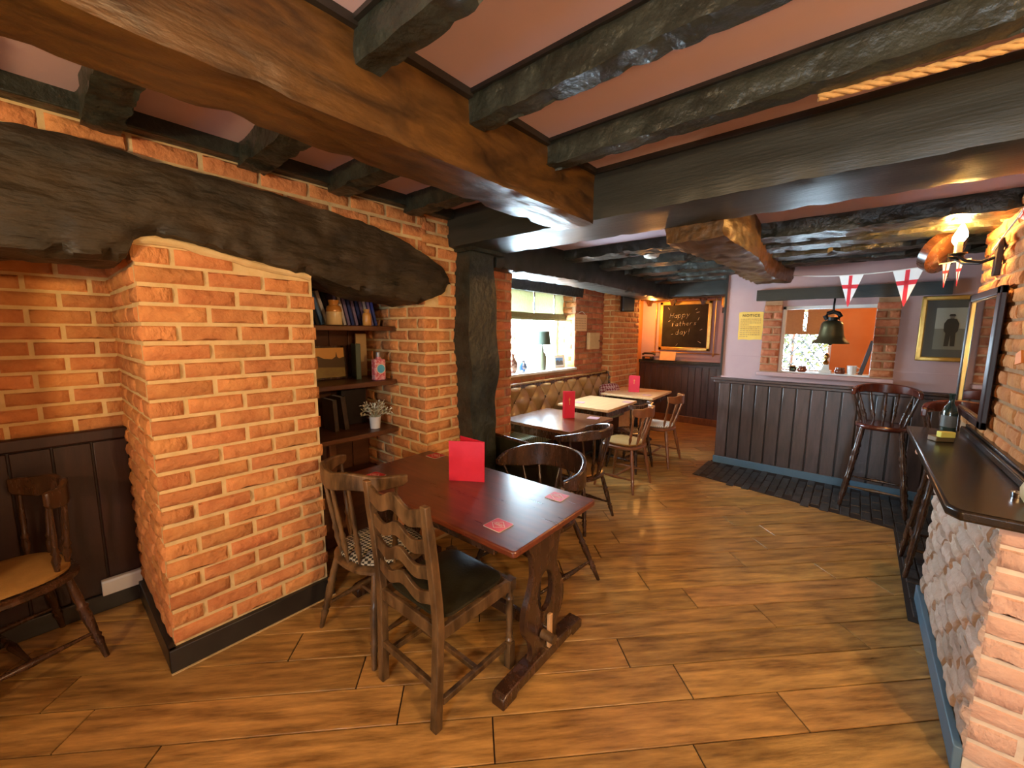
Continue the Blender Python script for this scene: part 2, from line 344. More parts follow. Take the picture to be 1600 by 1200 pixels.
# ------------------------------------------------------------------ brickwork: every brick an object, six shared shapes
def brick_shape(seed):
    rnd = random.Random(seed); L, H = .216, .067; mb = MB(); nx, nz = 6, 3; d0 = .014
    vs = []; fs = []
    w = rnd.uniform(-.004,.004)
    back = [(-L/2,0,-H/2),(L/2,0,-H/2),(L/2,0,H/2),(-L/2,0,H/2)]
    for j in range(nz):
        for i in range(nx):
            x = lerp(-L/2+.007, L/2-.007, i/(nx-1)); z = lerp(-H/2+.006, H/2-.006, j/(nz-1))
            z += w*math.sin(i*1.5+seed) + rnd.uniform(-.0025,.0025); x += rnd.uniform(-.004,.004)
            e = (i in (0,nx-1))+(j in (0,nz-1))
            y = d0 - (.004 if e else 0) - (.003 if e == 2 else 0) + rnd.uniform(-.004,.003)
            vs.append((x,-y,z))
    n = len(vs); vs += back
    for j in range(nz-1):
        for i in range(nx-1): a = j*nx+i; fs.append((a,a+1,a+nx+1,a+nx))
    bot = list(range(nx)); top = list(range((nz-1)*nx, nz*nx)); lf = [j*nx for j in range(nz)]; rt = [j*nx+nx-1 for j in range(nz)]
    fs.append(tuple([n, n+1]+bot[::-1])); fs.append(tuple([n+2,n+3]+top)); fs.append(tuple([n+3,n]+lf)); fs.append(tuple([n+1,n+2]+rt[::-1]))
    return MB().add(vs, fs).mesh('brick', 50)
BR = {}
def bricks(parent, o, u, width, z0, z1, m='brick', inside=None, mod=.236, course=.0835, phase=0, depth=1):
    """o: origin in plan, u: unit run direction in plan; outward normal is u turned clockwise (-y of the brick)."""
    ang = math.atan2(u[1], u[0]); nrow = int(round((z1-z0)/course)); cnt = 0
    if m not in BR:
        BR[m] = [brick_shape(s) for s in range(6)]
        for me in BR[m]: me.materials.append(M[m])
    rnd = random.Random(int(width*1000+z1*77+o[0]*31))
    for r in range(nrow):
        z = z0+(r+.5)*course; s = -mod*.5*((r+phase)%2)
        while s < width-.02:
            a, b = max(s,0), min(s+mod, width); s += mod
            if b-a < .045: continue
            a_, b_ = a+.0095, b-.0095
            if a <= 0: a_ = -.010
            if b >= width: b_ = width+.010
            c = (a_+b_)/2; L = b_-a_
            if inside and not inside(c, z, a, b): continue
            ob = bpy.data.objects.new('brick', rnd.choice(BR[m])); COL.objects.link(ob); ob.parent = parent
            ob.location = (o[0]+u[0]*c, o[1]+u[1]*c, z+rnd.uniform(-.002,.002)); ob.rotation_euler = (0, rnd.uniform(-.008,.008), ang)
            ob.scale = (L/.216, depth*rnd.uniform(.75,1.25), rnd.uniform(.96,1.03)); cnt += 1
            if cnt >= 298: return

# ================================================================== THE SETTING
# ---- floor: diagonal planks, clipped to the room
floor = struct('floor', B(-3.4,1.6,-2.4,7.7,-.10,-.006), 'plank_gap', 'oak effect plank floor laid diagonally across the pub room', 'floor', smooth=0)
def clip(poly, x0, x1, y0, y1):
    for ax, lim, sg in ((0,x0,1),(0,x1,-1),(1,y0,1),(1,y1,-1)):
        out = []
        for i, p in enumerate(poly):
            q = poly[(i+1)%len(poly)]; a = (p[ax]-lim)*sg; b = (q[ax]-lim)*sg
            if a >= 0: out.append(p)
            if (a < 0) != (b < 0): t = a/(a-b); out.append((p[0]+(q[0]-p[0])*t, p[1]+(q[1]-p[1])*t))
        poly = out
        if len(poly) < 3: return []
    return poly
ANG = math.radians(46); cu, su = math.cos(ANG), math.sin(ANG); rnd = random.Random(3); WPL, LPL = .188, 1.28; npl = 0
for r in range(-14, 46):
    off = rnd.uniform(0, LPL); c = r*WPL
    for k in range(-4, 9):
        a0 = k*LPL+off; a1 = a0+LPL; g = .0030
        loc = [(a0+g,c+g),(a1-g,c+g),(a1-g,c+WPL-g),(a0+g,c+WPL-g)]
        world = [(x*cu-y*su, x*su+y*cu) for x, y in loc]
        pl = clip(world, -3.25, 1.5, -2.25, 7.5)
        if len(pl) < 3: continue
        mx, my = sum(p[0] for p in pl)/len(pl), sum(p[1] for p in pl)/len(pl)
        ca = ((a0+a1)/2, c+WPL/2); cw = (ca[0]*cu-ca[1]*su, ca[0]*su+ca[1]*cu)
        lp = [((p[0]-cw[0])*cu+(p[1]-cw[1])*su, -(p[0]-cw[0])*su+(p[1]-cw[1])*cu) for p in pl]
        n = len(lp); e = .0012
        cx_, cy_ = sum(p[0] for p in lp)/n, sum(p[1] for p in lp)/n
        top = [(p[0]+(cx_-p[0])*.0015, p[1]+(cy_-p[1])*.012, 0) for p in lp]
        mb = MB().add([(p[0],p[1],-.006) for p in lp]+[(p[0],p[1],-.0012) for p in lp]+top,
            [(i,(i+1)%n,n+(i+1)%n,n+i) for i in range(n)]+[(n+i,n+(i+1)%n,2*n+(i+1)%n,2*n+i) for i in range(n)]+[tuple(range(2*n,3*n))])
        o = mb.build('plank', 'plank', floor, smooth=0); o.location = (cw[0],cw[1],0); o.rotation_euler = (0,0,ANG); npl += 1
# black quarry tiles in front of the bar and round to the low wall
tb = struct('floor', MB().prism([(-1.27,5.45),(-1.30,4.74),(.37,4.47),(.36,3.05),(.60,3.05),(.60,4.1),(1.3,4.1),(1.3,5.45)], 0, .003), 'plank_gap', 'dark brick tiled strip of floor along the foot of the bar', 'floor', smooth=0)
def in_tiles(x, y):
    if x < -1.28+.0 or x > 1.28 or y > 5.38: return False
    if x > .38: return y > 3.09 and (x < .56 or y > 4.12)
    return y > 4.74-.27*(x+1.30)/1.67+.03
tl = MB().add([(-.0335,-.105,0),(.0335,-.105,0),(.0335,.105,0),(-.0335,.105,0),(-.029,-.100,.007),(.029,-.100,.006),(.029,.100,.007),(-.029,.100,.006)],
    [(0,1,5,4),(1,2,6,5),(2,3,7,6),(3,0,4,7),(4,5,6,7)]).mesh('tile', 0); tl.materials.append(M['tile_black'])
nt_ = 0
for i in range(40):
    for j in range(14):
        x, y = -1.26+i*.073, 5.27-j*.217-(.108 if i%2 else 0)
        if in_tiles(x, y) and nt_ < 298:
            o = bpy.data.objects.new('tile', tl); COL.objects.link(o); o.parent = tb; o.location = (x,y,.003); nt_ += 1
            o.rotation_euler = (random.uniform(-.01,.01), random.uniform(-.02,.02), random.uniform(-.015,.015))

# ---- ceilings
struct('ceiling', B(-3.35,1.6,-2.4,2.3,2.45,2.55), 'ceiling', 'dusky pink plaster ceiling between the black joists of the front bay', 'ceiling')
struct('ceiling', B(-3.35,1.5,2.3,7.7,2.36,2.5), 'ceiling', 'dusky pink plaster ceiling between the joists towards the bar', 'ceiling')

# ---- left side walls
wl = struct('wall_left', B(-3.35,-3.2,-2.4,1.9,0,2.5), 'mortar', 'brick wall of the dark recess left of the brick column', 'wall')
struct('wall_left_shade_block', B(-3.2,-2.30,-1.6,-.50,0,1.98), 'mortar', 'wall block added out of view to shade the left recess', 'wall')  # added out of view to block lamp light from the recess
bricks(wl, (-3.2,-1.3), (0,1), 1.61, 1.03, 1.95)
al = struct('trim_1', B(-3.19,-3.14,-2.2,.31,.98,1.045), 'panel_dark', 'dark dado rail capping the panelling in the left recess', 'trim', bev=.008)
wp = struct('wall_left_panelling', B(-3.2,-3.165,-2.2,.31,0,.98), 'panel_dark', 'dark boarded wainscot in the left recess behind the lone chair', 'panelling')
y = .305
while y > -1.5: B(-3.165,-3.150,y-.138,y,.10,.975).build('board','panel_dark',wp,bev=.004); y -= .146
struct('baseboard_left', B(-3.165,-3.13,-2.2,.31,0,.10), 'trim_black', 'black skirting along the panelled left recess', 'baseboard', bev=.004)

wc = struct('wall_column', MB().prism([(.31,0),(1.03,0),(1.03,1.90),(.80,1.925),(.50,1.985),(.31,1.98)], -3.2, -2.325, Matrix(((0,0,1,0),(1,0,0,0),(0,1,0,0),(0,0,0,1)))), 'mortar', 'large brick column under the oak lintel', 'wall', smooth=0)
def below_lintel(c, z, a, b): return z+.05 < curve_at([(0,1.985),(.19,1.985),(.49,1.93),(.72,1.90)], max(a,min(b,c+.08)))
bricks(wc, (-2.325,.315), (0,1), .715, .115, 1.98, inside=below_lintel)
bricks(wc, (-3.2,.31), (1,0), .87, .115, 1.98, phase=1)
# lumpy mortar bed squeezed out under the lintel
cap = MB(); pts = [(-2.318,.30+i*.06, curve_at([(.30,1.965),(.44,1.975),(.62,1.94),(.75,1.915),(1.03,1.885)], .30+i*.06)+noise.noise(Vector((i*1.3,2,0)))*.006) for i in range(13)]
cap.tube(pts, [.020+.006*noise.noise(Vector((i*.9,7,3))) for i in range(13)], 8, ry=[.020+.008*noise.noise(Vector((i*1.1,1,3))) for i in range(13)])
cap.build('mortar_bed','mortar',wc)
struct('baseboard_column', MB().box(-2.325,-2.295,.28,1.06,0,.115).box(-3.15,-2.30,.28,.31,0,.115), 'trim_black', 'black skirting around the foot of the brick column', 'baseboard', bev=.004)
struct('trim_2', B(-2.297,-2.285,.28,1.06,0,.004), 'board_tan', 'thin pale sealant line where the column skirting meets the floor', 'trim')

wpier = struct('wall_pier', B(-3.2,-2.33,1.80,2.74,0,2.45), 'mortar', 'brick pier between the bookshelves and the black oak post', 'wall')
bricks(wpier, (-2.33,1.80), (0,1), .36, .02, 2.44, inside=lambda c,z,a,b: not (z > 1.78 and z < 2.0 and c < .22))
bricks(wpier, (-3.12,1.80), (1,0), .79, .02, 2.1, phase=1)
wr = struct('wall_return', B(-2.45,-2.325,2.46,2.72,0,2.3), 'mortar_dark', 'narrow red brick return right of the black oak post', 'wall')
bricks(wr, (-2.325,2.42), (0,1), .30, .02, 2.2, m='brick_red')
wh = struct('wall_header', B(-2.5,-2.335,-1.5,1.82,1.98,2.45), 'mortar', 'strip of brickwork between the oak lintel and the ceiling', 'wall')
ltop = [(-1.5,2.24),(0,2.28),(.18,2.30),(.32,2.285),(.53,2.275),(.78,2.27),(1.02,2.255),(1.31,2.23),(1.64,2.155),(1.94,2.04),(2.04,1.93)]
bricks(wh, (-2.335,-1.2), (0,1), 3.02, 2.05, 2.385, inside=lambda c,z,a,b: z+.02 > curve_at(ltop, -1.2+c), course=.084)
struct('trim_3', B(-3.2,-2.5,-2.2,1.8,1.97,2.03), 'beam_black', 'dark boarded soffit above the recess behind the lintel', 'trim')

# the huge oak lintel
lbot = [(-1.5,1.84),(-.04,1.86),(.26,1.865),(.30,1.90),(.315,1.97),(.44,1.985),(.62,1.95),(.75,1.925),(1.02,1.885),(1.18,1.84),(1.35,1.805),(1.71,1.775),(1.93,1.85),(2.03,1.925)]
def lint(t):
    z0, z1 = curve_at(lbot,t), curve_at(ltop,t); e = max(0,(t-1.75)/.28); 
    if z1-z0 < .02: z1 = z0+.02
    return (-2.62, -2.265-.045*e**2 - (.03 if .30 < t < 1.03 else 0)*0, z0, z1)
lv = rough_beam('y', -1.5, 2.045, lint, amp=.016, jag=.030, seed=3, nr=12, freq=7, step=.025)
struct('trim_4', lv, 'lintel', 'massive gnarled oak lintel beam spanning the brick column and shelves', 'beam')

# black oak post with wavy edges
def post(t):
    wv = .016*math.sin(t*5.2+.6)+.010*math.sin(t*11)
    return (2.10+.03*math.sin(t*3.1)+wv*.6, 2.37+wv+.02*math.exp(-((t-.95)/.12)**2), -2.36, -2.165+wv*.4)
vs, fs = rough(.0, 2.21, post, amp=.012, jag=.006, seed=9, nr=7, freq=5)
mb = MB(); mb.add([(-p[2]*-1, p[1], p[0]) for p in vs], fs)
struct('trim_5', mb, 'beam_black', 'upright black oak post with wavy edges beside the brick pier', 'post')
struct('trim_6', rough_beam('y', 2.08, 2.44, lambda t: (-2.36,-2.13,2.17,2.215), amp=.004, jag=.01, seed=4), 'beam_black', 'short black oak head piece on top of the oak post', 'beam')

# ---- front bay beams
struct('trim_7', rough_beam('x', -2.33, .62, lambda t: (2.02,2.46,2.195,2.47), amp=.003, jag=.012, seed=2, freq=5, step=.05), 'beam_flat', 'broad smooth black ceiling beam running the width of the room', 'beam')
struct('trim_8', rough_beam('y', -2.3, 2.03, lambda t: (-1.385,-1.145,2.175,2.46), amp=.008, jag=.016, seed=5, freq=4), 'beam_brown', 'long brown oak ceiling beam running towards the broad black beam', 'beam')
jn = 9
lab = {-.06:'nearest', }
for i, yj in enumerate((.30-.40, .66, 1.10, 1.58)):
    struct('trim_%d' % jn, rough_beam('x', -1.15, 1.5, lambda t, yj=yj: (yj,yj+.085,2.340,2.46), amp=.007, jag=.016, seed=20+i, freq=9, facet=.013, step=.022), 'beam_black',
        ('chipped black joist nearest the camera, right of the brown beam', 'chipped black joist meeting the brown beam at the top centre of the photo', 'chipped black joist second from the broad beam, right of the brown beam', 'chipped black joist next to the broad beam with a rope along its edge')[i], 'beam'); jn += 1
for i, yj in enumerate((-.30, .19, .70, 1.13, 1.62)):
    struct('trim_%d' % jn, rough_beam('x', -2.30, -1.37, lambda t, yj=yj: (yj,yj+.12,2.345,2.46), amp=.010, jag=.015, seed=30+i, freq=9, facet=.018, step=.022), 'beam_black',
        ('short black joist left of the brown beam, out at the left edge', 'short black joist left of the brown beam, first one in view', 'short black joist left of the brown beam, second in view', 'short black joist left of the brown beam, third in view', 'short black joist left of the brown beam, closest to the oak post')[i], 'beam'); jn += 1
mb = MB().box(-2.335,-2.255,-1.5,2.02,2.385,2.46)
struct('trim_%d' % jn, mb, 'beam_black', 'black timber wall plate above the strip of brickwork', 'beam', bev=.006); jn += 1
mb = MB()
for x0, x1, ys in ((-1.145,1.5,(-.1,.66,1.10,1.58)),):
    for a in ys: mb.box(x0,x1,a-.014,a,2.436,2.452); 
mb.box(-1.147,-1.120,-2.2,2.02,2.425,2.452).box(-1.12,1.5,2.0,2.02,2.425,2.452)
struct('trim_%d' % jn, mb, 'trim_black', 'thin black beading round the pink ceiling panels', 'trim'); jn += 1

# ---- beams towards the bar
struct('trim_%d' % jn, rough_beam('y', 2.40, 6.35, lambda t: (-2.55,-2.19,2.095+.01*math.sin(t*2),2.37), amp=.010, jag=.025, seed=41, freq=6), 'beam_flat', 'long black beam in front of the window with a rough lower edge', 'beam'); jn += 1
struct('trim_%d' % jn, rough_beam('y', 2.44, 5.40, lambda t: (-.88+.02*math.sin(t*2),-.60+.03*math.sin(t*2.3+1),2.115+.012*math.sin(t*4)+(.10*max(0,(t-5.2)/.2)**2),2.37), amp=.016, jag=.018, seed=42, freq=9, nr=9), 'beam_brown', 'gnarled brown spine beam pointing at the serving hatch', 'beam'); jn += 1
struct('trim_%d' % jn, rough_beam('x', -3.1, -1.2, lambda t: (6.22,6.50,2.12,2.37), amp=.006, jag=.02, seed=43), 'beam_flat', 'black cross beam at the entrance of the far passage', 'beam'); jn += 1
for i, yj in enumerate((3.34, 4.02, 4.66, 5.12, 5.62)):
    struct('trim_%d' % jn, rough_beam('x', -2.3, -.85 if yj < 5.3 else -1.24, lambda t, yj=yj: (yj,yj+.22,2.27,2.37), amp=.010, jag=.016, seed=50+i, freq=9, facet=.030, step=.03), 'beam_black',
        'chipped black joist left of the brown spine beam, '+('first','second','third','fourth','fifth')[i]+' from the broad beam', 'beam'); jn += 1
for i, yj in enumerate((2.50, 3.38, 3.80, 4.26, 4.74)):
    struct('trim_%d' % jn, rough_beam('x', -.64, 1.3 if yj > 4.1 else .6, lambda t, yj=yj: (yj,yj+(.16 if yj < 3 else .27),2.255,2.37), amp=.014, jag=.018, seed=60+i, freq=8, facet=.030, step=.03), 'beam_black',
        'rough dark joist right of the brown spine beam, '+('first','second','third','fourth','fifth')[i]+' from the broad beam', 'beam'); jn += 1

# ---- window wall
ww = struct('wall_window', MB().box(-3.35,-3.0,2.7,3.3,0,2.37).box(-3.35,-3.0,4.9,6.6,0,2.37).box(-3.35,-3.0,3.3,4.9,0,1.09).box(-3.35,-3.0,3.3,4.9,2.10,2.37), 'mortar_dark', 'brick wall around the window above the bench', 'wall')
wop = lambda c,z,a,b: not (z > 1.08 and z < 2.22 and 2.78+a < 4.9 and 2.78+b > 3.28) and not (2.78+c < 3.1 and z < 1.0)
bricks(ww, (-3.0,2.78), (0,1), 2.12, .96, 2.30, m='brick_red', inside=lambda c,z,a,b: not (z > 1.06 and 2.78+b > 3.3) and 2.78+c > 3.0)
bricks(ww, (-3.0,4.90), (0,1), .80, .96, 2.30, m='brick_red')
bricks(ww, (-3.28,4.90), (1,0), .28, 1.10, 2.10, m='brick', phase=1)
wpr = struct('wall_far_pier', B(-3.05,-2.815,5.70,6.6,0,2.37), 'mortar', 'lighter brick pier at the end of the bench under the loudspeaker', 'wall')
bricks(wpr, (-2.815,5.70), (0,1), .90, .5, 2.18)
bricks(wpr, (-3.0,5.70), (1,0), .185, .5, 2.18, phase=1)
struct('trim_%d' % jn, rough_beam('y', 3.2, 5.05, lambda t: (-3.04,-2.975,2.07,2.2), amp=.008, jag=.02, seed=71), 'beam_black', 'weathered grey timber lintel over the window', 'beam'); jn += 1
win = thing('window_1', 'white framed window behind the cream roman blind', 'window', (-3.32,4.1,1.6)); win['kind'] = 'structure'
mb = MB()
for y0, y1, z0, z1 in ((-.80,-.74,-.51,.51),(.74,.80,-.51,.51),(-.80,.80,-.51,-.45),(-.80,.80,.45,.51),(-.03,.03,-.5,.5)): mb.box(-.03,.03,y0,y1,z0,z1)
mb.build('window_frame','white_paint',win,bev=.006)
for a in (-.74,.03): B(-.004,.004,a,a+.71,-.45,.45).build('pane','glass',win)
struct('trim_%d' % jn, B(-3.32,-2.965,3.30,4.93,1.075,1.105), 'sill_white', 'white painted window sill holding the ornaments', 'sill', bev=.006); jn += 1

# ---- far passage
wf = struct('wall_far', MB().box(-3.3,-1.2,7.5,7.62,0,2.37), 'mauve', 'plaster wall behind the framed blackboard', 'wall')
struct('wall_passage_left', B(-3.3,-3.12,6.6,7.5,0,2.37), 'orange_wall', 'orange painted wall at the left end of the passage', 'wall')
wpn = struct('wall_far_panelling', B(-3.12,-1.24,7.46,7.5,0,1.04), 'panel_bar', 'dark boarded wainscot below the framed blackboard', 'panelling')
x = -3.11
while x < -1.3: B(x,x+.105,7.445,7.46,.12,1.0).build('board','panel_bar',wpn,bev=.003); x += .112
struct('trim_%d' % jn, B(-3.12,-1.24,7.40,7.5,1.04,1.10), 'beam_black', 'dark ledge on top of the far wainscot', 'ledge', bev=.006); jn += 1
struct('baseboard_far', B(-3.12,-1.24,7.43,7.47,0,.12), 'wood_brown', 'brown skirting at the foot of the far wainscot', 'baseboard', bev=.004)

# ---- bar wall with the serving hatch
wb = struct('wall_bar', MB().box(-1.24,-.66,5.46,5.66,0,2.37).box(.14,1.3,5.46,5.66,0,2.37).box(-.66,.14,5.46,5.66,0,1.165).box(-.66,.14,5.46,5.66,1.90,2.37), 'mauve', 'mauve plaster wall over the bar front with the serving hatch', 'wall')
struct('wall_passage_right', B(-1.24,-1.12,5.66,7.5,0,2.37), 'mauve', 'plaster partition running back from the left end of the bar', 'wall')
struct('trim_%d' % jn, B(-1.255,-1.235,5.44,5.47,1.09,2.3), 'trim_black', 'dark edge strip on the left corner of the mauve wall', 'trim'); jn += 1
struct('trim_%d' % jn, B(-1.2,-.83,5.452,5.462,1.325,1.335), 'mauve', 'thin moulding line low on the mauve wall left of the hatch', 'trim'); jn += 1
struct('trim_%d' % jn, B(.28,.75,5.452,5.462,1.225,1.24), 'mauve', 'thin moulding line on the mauve wall right of the hatch', 'trim'); jn += 1
wbp = struct('wall_bar_panelling', B(-1.24,1.3,5.42,5.46,0,1.03), 'trim_black', 'dark vertical boarded bar front with a blue skirting', 'panelling')
x = -1.238
while x < 1.15: B(x,x+.118,5.402,5.425,.075,1.0).build('board','panel_bar',wbp,bev=.004); x += .131
struct('baseboard_bar', B(-1.25,.75,5.385,5.42,0,.085), 'skirt_blue', 'blue painted skirting board along the bar front', 'baseboard', bev=.004)
ct = struct('trim_%d' % jn, MB().box(-1.33,1.3,5.36,5.47,1.035,1.065).box(-1.30,1.3,5.385,5.45,1.00,1.035), 'panel_bar', 'dark moulded ledge capping the boarded bar front', 'ledge', bev=.006); jn += 1
struct('trim_%d' % jn, rough_beam('x', -.92, .62, lambda t: (5.41,5.50,1.965,2.085), amp=.002, jag=.006, seed=77), 'beam_flat', 'dark timber lintel above the serving hatch', 'beam'); jn += 1
for x0, lb in ((-.83,'brick jamb on the left of the serving hatch'),(.13,'brick jamb on the right of the serving hatch')):
    wj = struct('wall_hatch_jamb', B(x0,x0+.165,5.435,5.62,1.165,1.96), 'mortar_dark', lb, 'wall')
    bricks(wj, (x0+.005,5.435), (1,0), .155, 1.17, 1.95, mod=.156, m='brick_red')
struct('trim_%d' % jn, MB().box(-.86,.31,5.38,5.66,1.12,1.165), 'mauve', 'painted ledge below the serving hatch', 'ledge', bev=.008); jn += 1
hf = struct('trim_%d' % jn, MB().box(-.665,.145,5.50,5.55,1.865,1.905).box(-.665,-.63,5.50,5.56,1.165,1.9).box(.125,.14,5.50,5.55,1.165,1.9), 'white_paint', 'white painted frame lining the serving hatch', 'trim', bev=.003); jn += 1
struct('trim_%d' % jn, B(-.665,.145,5.48,5.66,1.165,1.18), 'sill_white', 'pale sill inside the serving hatch', 'sill'); jn += 1
# room behind the hatch
struct('wall_hatch_room', MB().box(-1.12,-.93,7.38,7.5,0,2.37).box(-.27,1.3,7.38,7.5,0,2.37).box(-.93,-.27,7.38,7.5,0,1.02).box(-.93,-.27,7.38,7.5,1.96,2.37), 'orange_wall', 'orange wall of the room seen through the serving hatch', 'wall')
struct('wall_hatch_room_right', B(1.2,1.3,5.66,7.4,0,2.37), 'orange_wall', 'side wall of the room seen through the serving hatch', 'wall')
w2 = thing('window_2', 'leaded lattice window seen through the serving hatch', 'window', (-.60,7.42,1.49)); w2['kind'] = 'structure'
mb = MB()
for x0, x1, z0, z1 in ((-.33,-.29,-.47,.47),(.29,.33,-.47,.47),(-.33,.33,-.47,-.42),(-.33,.33,.42,.47)): mb.box(x0,x1,-.02,.02,z0,z1)
mb.build('window_frame','white_paint',w2,bev=.004)
B(-.29,.29,-.003,.003,-.42,.42).build('pane','glass',w2)
mb = MB()
for k in range(-9,10):
    for sg in (1,-1):
        # diagonal lead cames clipped to the pane
        p = []
        for t in range(-60,61):
            x = t*.01+ k*.135; z = sg*t*.01*1.35
            if -.29 < x < .29 and -.42 < z < .42: p.append((x,-.006,z))
        if len(p) > 2: mb.cyl(p[0], p[-1], .008, 4)
lm = mb.build('lead_lattice','lead',w2); lm['kind'] = 'stuff'
hb = thing('window_blind', 'orange roman blind over the window behind the hatch', 'blind', (-.60,7.33,1.62))
B(-.33,-.02,0,.012,0,.36).build('blind_panel','blind_orange',hb); B(.02,.33,0,.012,0,.36).build('blind_panel','blind_orange',hb)
B(-.33,.33,-.006,.018,-.03,.02).build('hem_fold','blind_orange',hb)

# ---- right side: mirror wall, low wall and shelf
wrt = struct('wall_right', MB().box(.60,1.5,2.08,3.34,0,2.47).box(.60,1.5,3.34,4.12,.965,2.47).box(.82,1.5,3.34,4.12,0,.965), 'mortar_dark', 'brick wall on the right with the sconce and the mirror', 'wall')
bricks(wrt, (.60,4.12), (0,-1), 2.04, 1.01, 2.40, m='brick')
bricks(wrt, (.60,2.08), (1,0), .4, .98, 2.2, m='brick_pink', phase=1)
wlo = struct('wall_low', B(.435,.60,2.08,3.32,0,.955), 'mortar_pale', 'low wall of worn pale bricks under the drinks shelf', 'wall')
bricks(wlo, (.44,2.08), (1,0), .52, .05, .97, m='brick_pink')
bricks(wlo, (.435,3.32), (0,-1), 1.24, .10, .955, m='brick_grey', depth=1.5, phase=1)
bl = MB().box(.405,.43,2.06,3.33,0,.10); struct('baseboard_low_wall', bl, 'skirt_blue', 'blue painted skirting board along the foot of the low wall', 'baseboard', bev=.004)
struct('wall_right_far', B(1.3,1.45,4.1,5.6,0,2.37), 'plain_wall', 'plaster wall beyond the mirror wall', 'wall')
struct('wall_right_near', B(1.5,1.62,-2.4,2.1,0,2.5), 'plain_wall', 'plaster wall right of the camera, out of view', 'wall')
struct('wall_back', MB().box(-3.35,.2,-2.4,-2.25,0,2.5).box(.7,1.62,-2.4,-2.25,0,2.5).box(.2,.7,-2.4,-2.25,0,.97).box(.2,.7,-2.4,-2.25,1.98,2.5), 'plain_wall', 'plaster wall with a window behind the camera, out of view', 'wall')
w3s = (.5,1,.81)
w3 = thing('window_3', 'plain window behind the camera, out of view', 'window', (.45,-2.32,1.475)); w3['kind'] = 'structure'
mb = MB()
for x0, x1, z0, z1 in ((-.5,-.44,-.625,.625),(.44,.5,-.625,.625),(-.5,.5,-.625,-.565),(-.5,.5,.565,.625),(-.03,.03,-.56,.56)): mb.box(x0,x1,-.03,.03,z0,z1)
mb.build('window_frame','white_paint',w3)
for a in (-.44,.03): B(a,a+.41,-.003,.003,-.565,.565).build('pane','glass',w3)
w3.scale = w3s

# ================================================================== BOOKSHELVES
bc = thing('bookcase', 'built-in dark wood bookshelves between the brick column and the pier', 'bookcase', (-3.1,1.4,0))
for k in range(5): B(-.045,-.02,-.37+k*.155,-.37+k*.155+.150,.0,1.95).build('back_board','shelf_wood',bc,bev=.003)
for z in (1.63,1.23,.86):
    mb = MB().prism([(-.02,-.36),(.46,-.36),(.47,.33),(.44,.385),(-.02,.385)], z-.035, z); mb.build('shelf','shelf_wood',bc,bev=.006)
B(.36,.38,-.36,.385,.06,.45).build('lower_panel','shelf_wood',bc,bev=.004)
B(.0,.40,-.36,.385,.45,.48).build('lower_shelf','shelf_wood',bc,bev=.004)
B(.30,.35,-.12,-.07,.48,.825).build('bracket','shelf_wood',bc,bev=.004)
def book(x, y, z, th, h, d, m, label, rx=0, group=None, rz=0):
    o = thing('book', label, 'book', (x,y,z), rz, group); o.rotation_euler = (rx,0,rz)
    mb = MB().box(-d/2,d/2,0,.003,0,h).box(-d/2,d/2,th-.003,th,0,h).box(d/2-.004,d/2,0,th,0,h); mb.build('cover',m,o,bev=.001)
    B(-d/2+.004,d/2-.005,.003,th-.003,.004,h-.004).build('pages','book_white',o)
    return o
# shelf 1: leaning magazines and books
y = 1.11; k = 0
cols = ['book_blue','book_white','book_sky','book_blue','book_black','book_sky','book_white','book_black']
nm = {'book_blue':'navy','book_white':'white','book_sky':'sky blue','book_black':'black','book_violet':'violet'}
ordw = ['first','second','third','fourth','fifth','sixth','seventh','eighth','ninth','tenth','eleventh','twelfth','thirteenth','fourteenth']
for k in range(8):
    book(-2.90, 1.13+k*.034, 1.632, .024, .235-.006*(k%3), .17, cols[k], '%s leaning book on the top shelf, %s from the brick column' % (nm[cols[k]], ordw[k]), rx=.30, group='leaning books on the top shelf')
cols = ['book_violet','book_white','book_violet','book_blue','book_violet','book_blue','book_violet','book_white','book_violet','book_blue','book_black','book_black']
for k in range(10):
    book(-2.90, 1.43+k*.031, 1.632, .022, .225-.005*(k%3), .17, cols[k], '%s leaning book behind the stoneware jars, %s from the left' % (nm[cols[k]], ordw[k]), rx=.22, group='leaning books behind the stoneware jars')
def jar(name, label, loc, s, two=True):
    o = thing(name, label, 'jar', loc)
    MB().lathe([(.0,0),(.048*s,0),(.052*s,.004),(.052*s,.085*s),(.051*s,.09*s)],20).build('jar_body','stoneware' if two else 'stoneware_top',o,smooth=50)
    MB().lathe([(.051*s,.0895*s),(.052*s,.10*s),(.045*s,.125*s),(.030*s,.135*s),(.030*s,.15*s),(.034*s,.155*s),(.034*s,.168*s),(.024*s,.170*s)],20).build('jar_neck','stoneware_top',o,smooth=50)
    return o
jar('stoneware_jar', 'large two tone stoneware jar on the top shelf', (-2.70,1.335,1.632), .98)
jar('stoneware_jar', 'small honey coloured stoneware bottle jar on the top shelf', (-2.70,1.575,1.632), .60, False).scale = (1,1,1.15)
